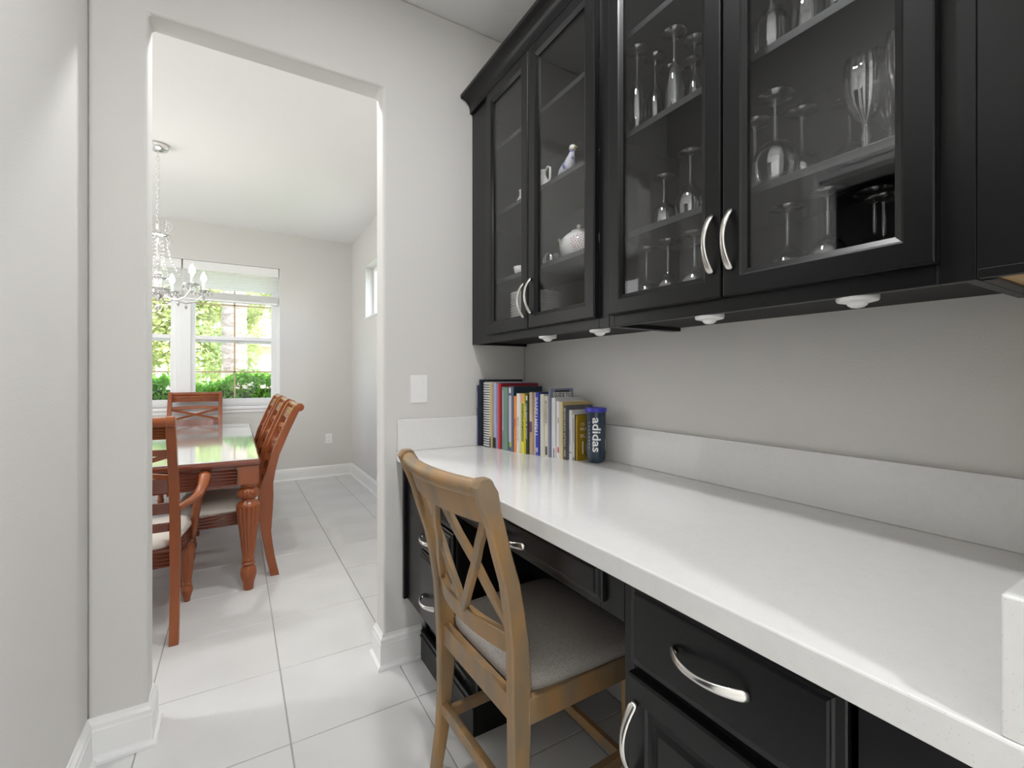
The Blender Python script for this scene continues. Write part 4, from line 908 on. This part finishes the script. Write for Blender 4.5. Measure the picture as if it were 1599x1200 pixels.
def ring_dish(z_, r, nm):
    m = MB(); m.lathe([(.012, z_), (r * .6, z_ + .004), (r, z_ + .016), (r * .98, z_ + .018), (r * .6, z_ + .008), (.012, z_ + .004)], n=24); m.build(nm, BEAD, ch, smooth=2)
ring_dish(2.25 - cz, .075, 'crown_dish'); ring_dish(1.94 - cz, .06, 'bobeche'); ring_dish(1.86 - cz, .085, 'bobeche')
for a in range(8):   # crown scrolls
    A = a * math.pi / 4
    m = MB(); m.tube([(r_ * math.cos(A), r_ * math.sin(A), h_ - cz) for r_, h_ in ((.012, 2.26), (.035, 2.27), (.065, 2.29), (.085, 2.33), (.075, 2.365), (.055, 2.36))], .0028, 6); m.build('crown_scroll', CHROME, ch, smooth=2)
    put(DM, 'crystal_drop', .085 * math.cos(A), .085 * math.sin(A), 2.235 - cz, .008, ch); put(BM, 'crystal_bead', .055 * math.cos(A), .055 * math.sin(A), 2.345 - cz, .007, ch)
    for q in range(11):   # strings from crown down to the arms
        t = q / 10; r_ = .078 + (.17 - .078) * t ** 1.6; zz = 2.235 - .235 * t + .02 * math.sin(t * math.pi) * -1
        put(BM, 'crystal_bead', r_ * .75 * math.cos(A + .39), r_ * .75 * math.sin(A + .39), zz - cz, .0068, ch)
BULB = mat('candle bulb', (1, 1, 1), .3, emit=((1, .93, .82), 26)); WHITE = mat('candle sleeve', (.85, .84, .80), .5)
for a in range(6):
    A = a * math.pi / 3 + R(19); ca_, sa_ = math.cos(A), math.sin(A)
    prof = ((.025, 1.87), (.06, 1.835), (.11, 1.80), (.17, 1.79), (.23, 1.81), (.27, 1.85), (.285, 1.885))
    m = MB(); m.tube([(r_ * ca_, r_ * sa_, h_ - cz) for r_, h_ in prof], .006, 8); am = m.build('arm', CHROME, ch, smooth=2)
    ex, ey = .285 * ca_, .285 * sa_
    m = MB(); m.lathe([(.008, 1.885 - cz), (.03, 1.888 - cz), (.055, 1.900 - cz), (.054, 1.902 - cz), (.03, 1.893 - cz), (.008, 1.892 - cz)], c=(ex, ey, 0), n=20); m.build('drip_dish', BEAD, am, smooth=2)
    m = MB(); m.lathe([(.0105, 1.893 - cz), (.0105, 1.965 - cz), (.0002, 1.965 - cz)], c=(ex, ey, 0), n=14); m.build('candle', WHITE, am, smooth=True)
    m = MB(); m.lathe([(.007, 1.965 - cz), (.018, 1.982 - cz), (.020, 1.997 - cz), (.014, 2.020 - cz), (.005, 2.038 - cz), (.0002, 2.046 - cz)], c=(ex, ey, 0), n=16); m.build('bulb', BULB, am, smooth=2)
    for q in range(6):
        B_ = q * math.pi / 3; put(DM, 'crystal_drop', ex + .052 * math.cos(B_), ey + .052 * math.sin(B_), 1.880 - cz, .0085, ch)
    put(DM, 'crystal_drop', .17 * ca_, .17 * sa_, 1.765 - cz, .011, ch); put(DM, 'crystal_drop', ex, ey, 1.850 - cz, .011, ch)
    put(DM, 'crystal_drop', .08 * ca_, .08 * sa_, 1.84 - cz, .009, ch); put(BM, 'crystal_bead', .12 * ca_, .12 * sa_, 1.83 - cz, .009, ch)
    put(BM, 'crystal_bead', .22 * ca_, .22 * sa_, 1.86 - cz, .007, ch); put(DM, 'crystal_drop', .06 * math.cos(A + .5), .06 * math.sin(A + .5), 1.90 - cz, .009, ch)
m = MB(); m.lathe([(.0002, -.028), (.016, -.016), (.022, 0), (.016, .014), (.0002, .02)], c=(0, 0, 1.745 - cz), n=12); m.build('crystal_ball', BEAD, ch, smooth=True)
light('chandelier_glow', 'POINT', (CXx, CYy, 2.02), (0, 0, 0), 4, (1, .95, .88), .28)

# ---------------------------------------------------------------- outdoors
GRASS = mat('lawn', (.16, .24, .07), .9, vary=(3, (.22, .28, .10), .4, .7))
struct(MB().box(-40, 40, YF + .2, 16, -.32, -.22).build('ground', GRASS), 'lawn outside')
struct(MB().box(-40, 40, 16, 21, -.32, -.21).build('road', mat('pale concrete road', (.62, .60, .57), .9)), 'pale road outside')
struct(MB().box(-40, 40, 21, 60, -.32, -.20).build('far_lawn', GRASS), 'lawn beyond the road')
struct(MB().box(3.6, 14, -4, YF + .2, -.32, -.22).build('side_yard', GRASS), 'lawn at the side')
def leafmat(nm, a, b):
    m = mat(nm, a, .45, vary=(6, b, .35, .65)); bs = m.node_tree.nodes['Principled BSDF']
    nt = m.node_tree; tr = nt.nodes.new('ShaderNodeBsdfTranslucent'); tr.inputs[0].default_value = (*[min(1, x * 1.6) for x in a], 1)
    mx = nt.nodes.new('ShaderNodeMixShader'); mx.inputs[0].default_value = .35; out = [n for n in nt.nodes if n.type == 'OUTPUT_MATERIAL'][0]
    nt.links.new(bs.outputs[0], mx.inputs[1]); nt.links.new(tr.outputs[0], mx.inputs[2]); nt.links.new(mx.outputs[0], out.inputs[0]); return m
LEAF1 = leafmat('hedge leaf', (.10, .26, .02), (.20, .40, .035)); LEAF2 = leafmat('tree leaf', (.36, .42, .17), (.58, .57, .30)); LEAF3 = leafmat('rusty leaf', (.55, .50, .24), (.62, .42, .28))
def leaves(n, fn, s, rng):
    m = MB(); V = []; F = []
    for i in range(n):
        p = Vector(fn(rng)); d = Vector((rng.gauss(0, 1), rng.gauss(0, 1), rng.gauss(0, .8))).normalized(); q = Vector((rng.gauss(0, 1), rng.gauss(0, 1), rng.gauss(0, 1))); u = d.cross(q).normalized(); l = s * rng.uniform(.7, 1.3); nrm = d.cross(u)
        b = len(V); V += [tuple(p - d * l * .5), tuple(p + u * l * .24 + nrm * l * .06), tuple(p + d * l * .5), tuple(p - u * l * .24 + nrm * l * .06)]; F += [(b, b + 1, b + 2), (b, b + 2, b + 3)]
    m.v = V; m.f = F; m.m = [0] * len(F); return m
rng = random.Random(11)
def hedge(x0, x1, label):
    h = thing('hedge', label, 'hedge', ((x0 + x1) / 2, 7.75, -.22)); O = h.location
    def fn(r):
        x = r.uniform(x0, x1); t = r.random()
        top = 1.16 + .07 * math.sin(x * 3.1) + .05 * math.sin(x * 7.7 + 1)
        if t < .38: return (x - O.x, r.uniform(7.3, 8.2) - O.y, top + r.gauss(0, .04) + .22)
        return (x - O.x, 7.28 + abs(r.gauss(0, .07)) - O.y, r.uniform(-.2, top) + .22)
    m = leaves(13000, fn, .075, rng); o = m.build('foliage', LEAF1, h); o['kind'] = 'stuff'
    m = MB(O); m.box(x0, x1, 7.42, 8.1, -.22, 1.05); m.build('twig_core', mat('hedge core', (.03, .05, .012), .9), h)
hedge(-3.4, -.75, 'clipped green hedge outside the left half of the dining window'); hedge(-.6, 2.4, 'clipped green hedge outside the right half of the dining window')
# palm trunk
pt = thing('palm_tree', 'pale ringed palm trunk standing beyond the hedge', 'tree', (-.02, 10.3, -.22))
m = MB(); L = []
for i in range(60):
    z = i * .085; r = .205 + .012 * (i % 2) + .03 * math.exp(-z / .3)
    L.append([(r * math.cos(a) * (1 + .03 * math.sin(5 * a + i)), r * math.sin(a) * (1 + .03 * math.sin(5 * a + i)), z) for a in [2 * math.pi * j / 20 for j in range(20)]])
m.loops(L); m.build('trunk', mat('palm bark', (.46, .36, .30), .9, bump=(20, .8, .02), vary=(8, (.30, .22, .18), .45, .7), stretch=(1, 1, 3)), pt)
for a in range(9):
    A = a * .7 + .2; m = MB(); ca_, sa_ = math.cos(A), math.sin(A)
    pts = [(r_ * ca_, r_ * sa_, 5.0 + h_) for r_, h_ in ((.1, 0), (.6, .55), (1.2, .7), (1.9, .4), (2.4, -.3))]
    V = []; F = []
    for i in range(len(pts)):
        p = Vector(pts[i]); w = (.08, .35, .42, .35, .05)[i]; V += [tuple(p + Vector((-sa_, ca_, -.25)) * w), tuple(p), tuple(p + Vector((sa_, -ca_, -.25)) * w)]
        if i: b = (i - 1) * 3; F += [(b, b + 1, b + 4, b + 3), (b + 1, b + 2, b + 5, b + 4)]
    m.add(V, F); m.build('frond', LEAF2, pt)
def tree(x, y, r, h, label, mt, n=16000):
    t = thing('tree', label, 'tree', (x, y, -.22), 0, 'trees beyond the hedge')
    m = MB(); m.tube([(0, 0, 0), (.1, .05, h * .3), (-.05, 0, h * .6)], [.2, .16, .1], 10); m.build('trunk', mat('bark', (.22, .17, .13), .9), t)
    blobs = [(rng.gauss(0, r * .5), rng.gauss(0, r * .35), h * .62 + rng.gauss(0, r * .5), r * rng.uniform(.35, .6)) for _ in range(14)]
    def fn(q):
        b = q.choice(blobs); v = Vector((q.gauss(0, 1), q.gauss(0, 1), q.gauss(0, 1))).normalized() * b[3] * q.uniform(.5, 1.0); return (b[0] + v.x, b[1] + v.y, b[2] + v.z)
    o = leaves(n, fn, .15, rng).build('foliage', mt, t); o['kind'] = 'stuff'
tree(-1.3, 14.5, 1.6, 5.6, 'broad pale green tree left of the palm trunk', LEAF2); tree(-5.2, 13.5, 1.8, 5.2, 'rusty yellow tree behind the left half of the window', LEAF3)
tree(2.0, 16.5, 1.5, 6.4, 'pale tree right of the palm trunk', LEAF2); tree(.2, 20.5, 1.6, 7.2, 'light yellow-green tree far behind the palm trunk', LEAF2); tree(5.6, 19, 1.7, 6.5, 'rusty tree far right beyond the window', LEAF3)
tree(-3.2, 18.6, 1.5, 4.4, 'pale green tree across the road on the left', LEAF2); tree(-8.5, 18, 2, 7, 'tall tree at the far left across the road', LEAF2)
tree(6.5, 3.6, 1.8, 5.5, 'side yard tree outside the small high window', LEAF2, 3000)
def house(x0, x1, y, h, roof, label, wallc, garage):
    t = thing('house', label, 'building', ((x0 + x1) / 2, y, -.2)); O = t.location
    m = MB(O); m.box(x0, x1, y, y + 6, -.2, h); m.build('wall', cm_(wallc, .9), t)
    m = MB(O); m.loops([[(x0 - .4, y - .4, h), (x1 + .4, y - .4, h), (x1 + .4, y + 6.4, h), (x0 - .4, y + 6.4, h)], [(x0 - .4, y - .4, h + .15), (x1 + .4, y - .4, h + .15), (x1 + .4, y + 6.4, h + .15), (x0 - .4, y + 6.4, h + .15)], [((x0 + x1) / 2 - 1, y + 2.8, h + roof), ((x0 + x1) / 2 + 1, y + 2.8, h + roof), ((x0 + x1) / 2 + 1, y + 3.2, h + roof), ((x0 + x1) / 2 - 1, y + 3.2, h + roof)]]); m.build('roof', mat('pale shingle roof', (.55, .50, .46), .9), t)
    for (a, b, c, d, nm, col) in garage:
        m = MB(O); m.box(a, b, y - .06, y, c, d); g = m.build(nm, cm_(col, .7), t)
        if nm == 'garage_door':
            for q in range(1, 4): m = MB(O); zq = c + (d - c) * q / 4; m.box(a + .05, b - .05, y - .08, y - .06, zq - .02, zq + .02); m.build('door_groove', cm_((.6, .55, .5)), g)
house(.9, 8.5, 23, 2.5, 1.9, 'pinkish house with a garage across the road', (.74, .62, .54), [(1.5, 4.8, -.2, 1.95, 'garage_door', (.78, .68, .62)), (6.2, 7.3, .8, 1.9, 'window', (.2, .22, .25))])
house(-14, -3.2, 21, 2.6, 2.0, 'cream house across the road on the left', (.72, .58, .36), [(-5.2, -4.4, -.2, 1.9, 'front_door', (.25, .11, .06)), (-8, -6.6, .8, 1.9, 'window', (.2, .22, .25))])
pl = thing('porch_column', 'yellow porch column seen at the left edge of the window', 'column', (-1.72, 9.5, -.22))
m = MB(); m.box(-.2, .2, -.2, .2, 0, 2.1); m.build('shaft', cm_((.70, .48, .16), .8), pl, bevel=.01); m = MB(); m.box(-.24, .24, -.24, .24, 2.1, 2.22); m.box(-.23, .23, -.23, .23, 0, .14) ; m.build('capital', cm_((.72, .66, .55), .8), pl)
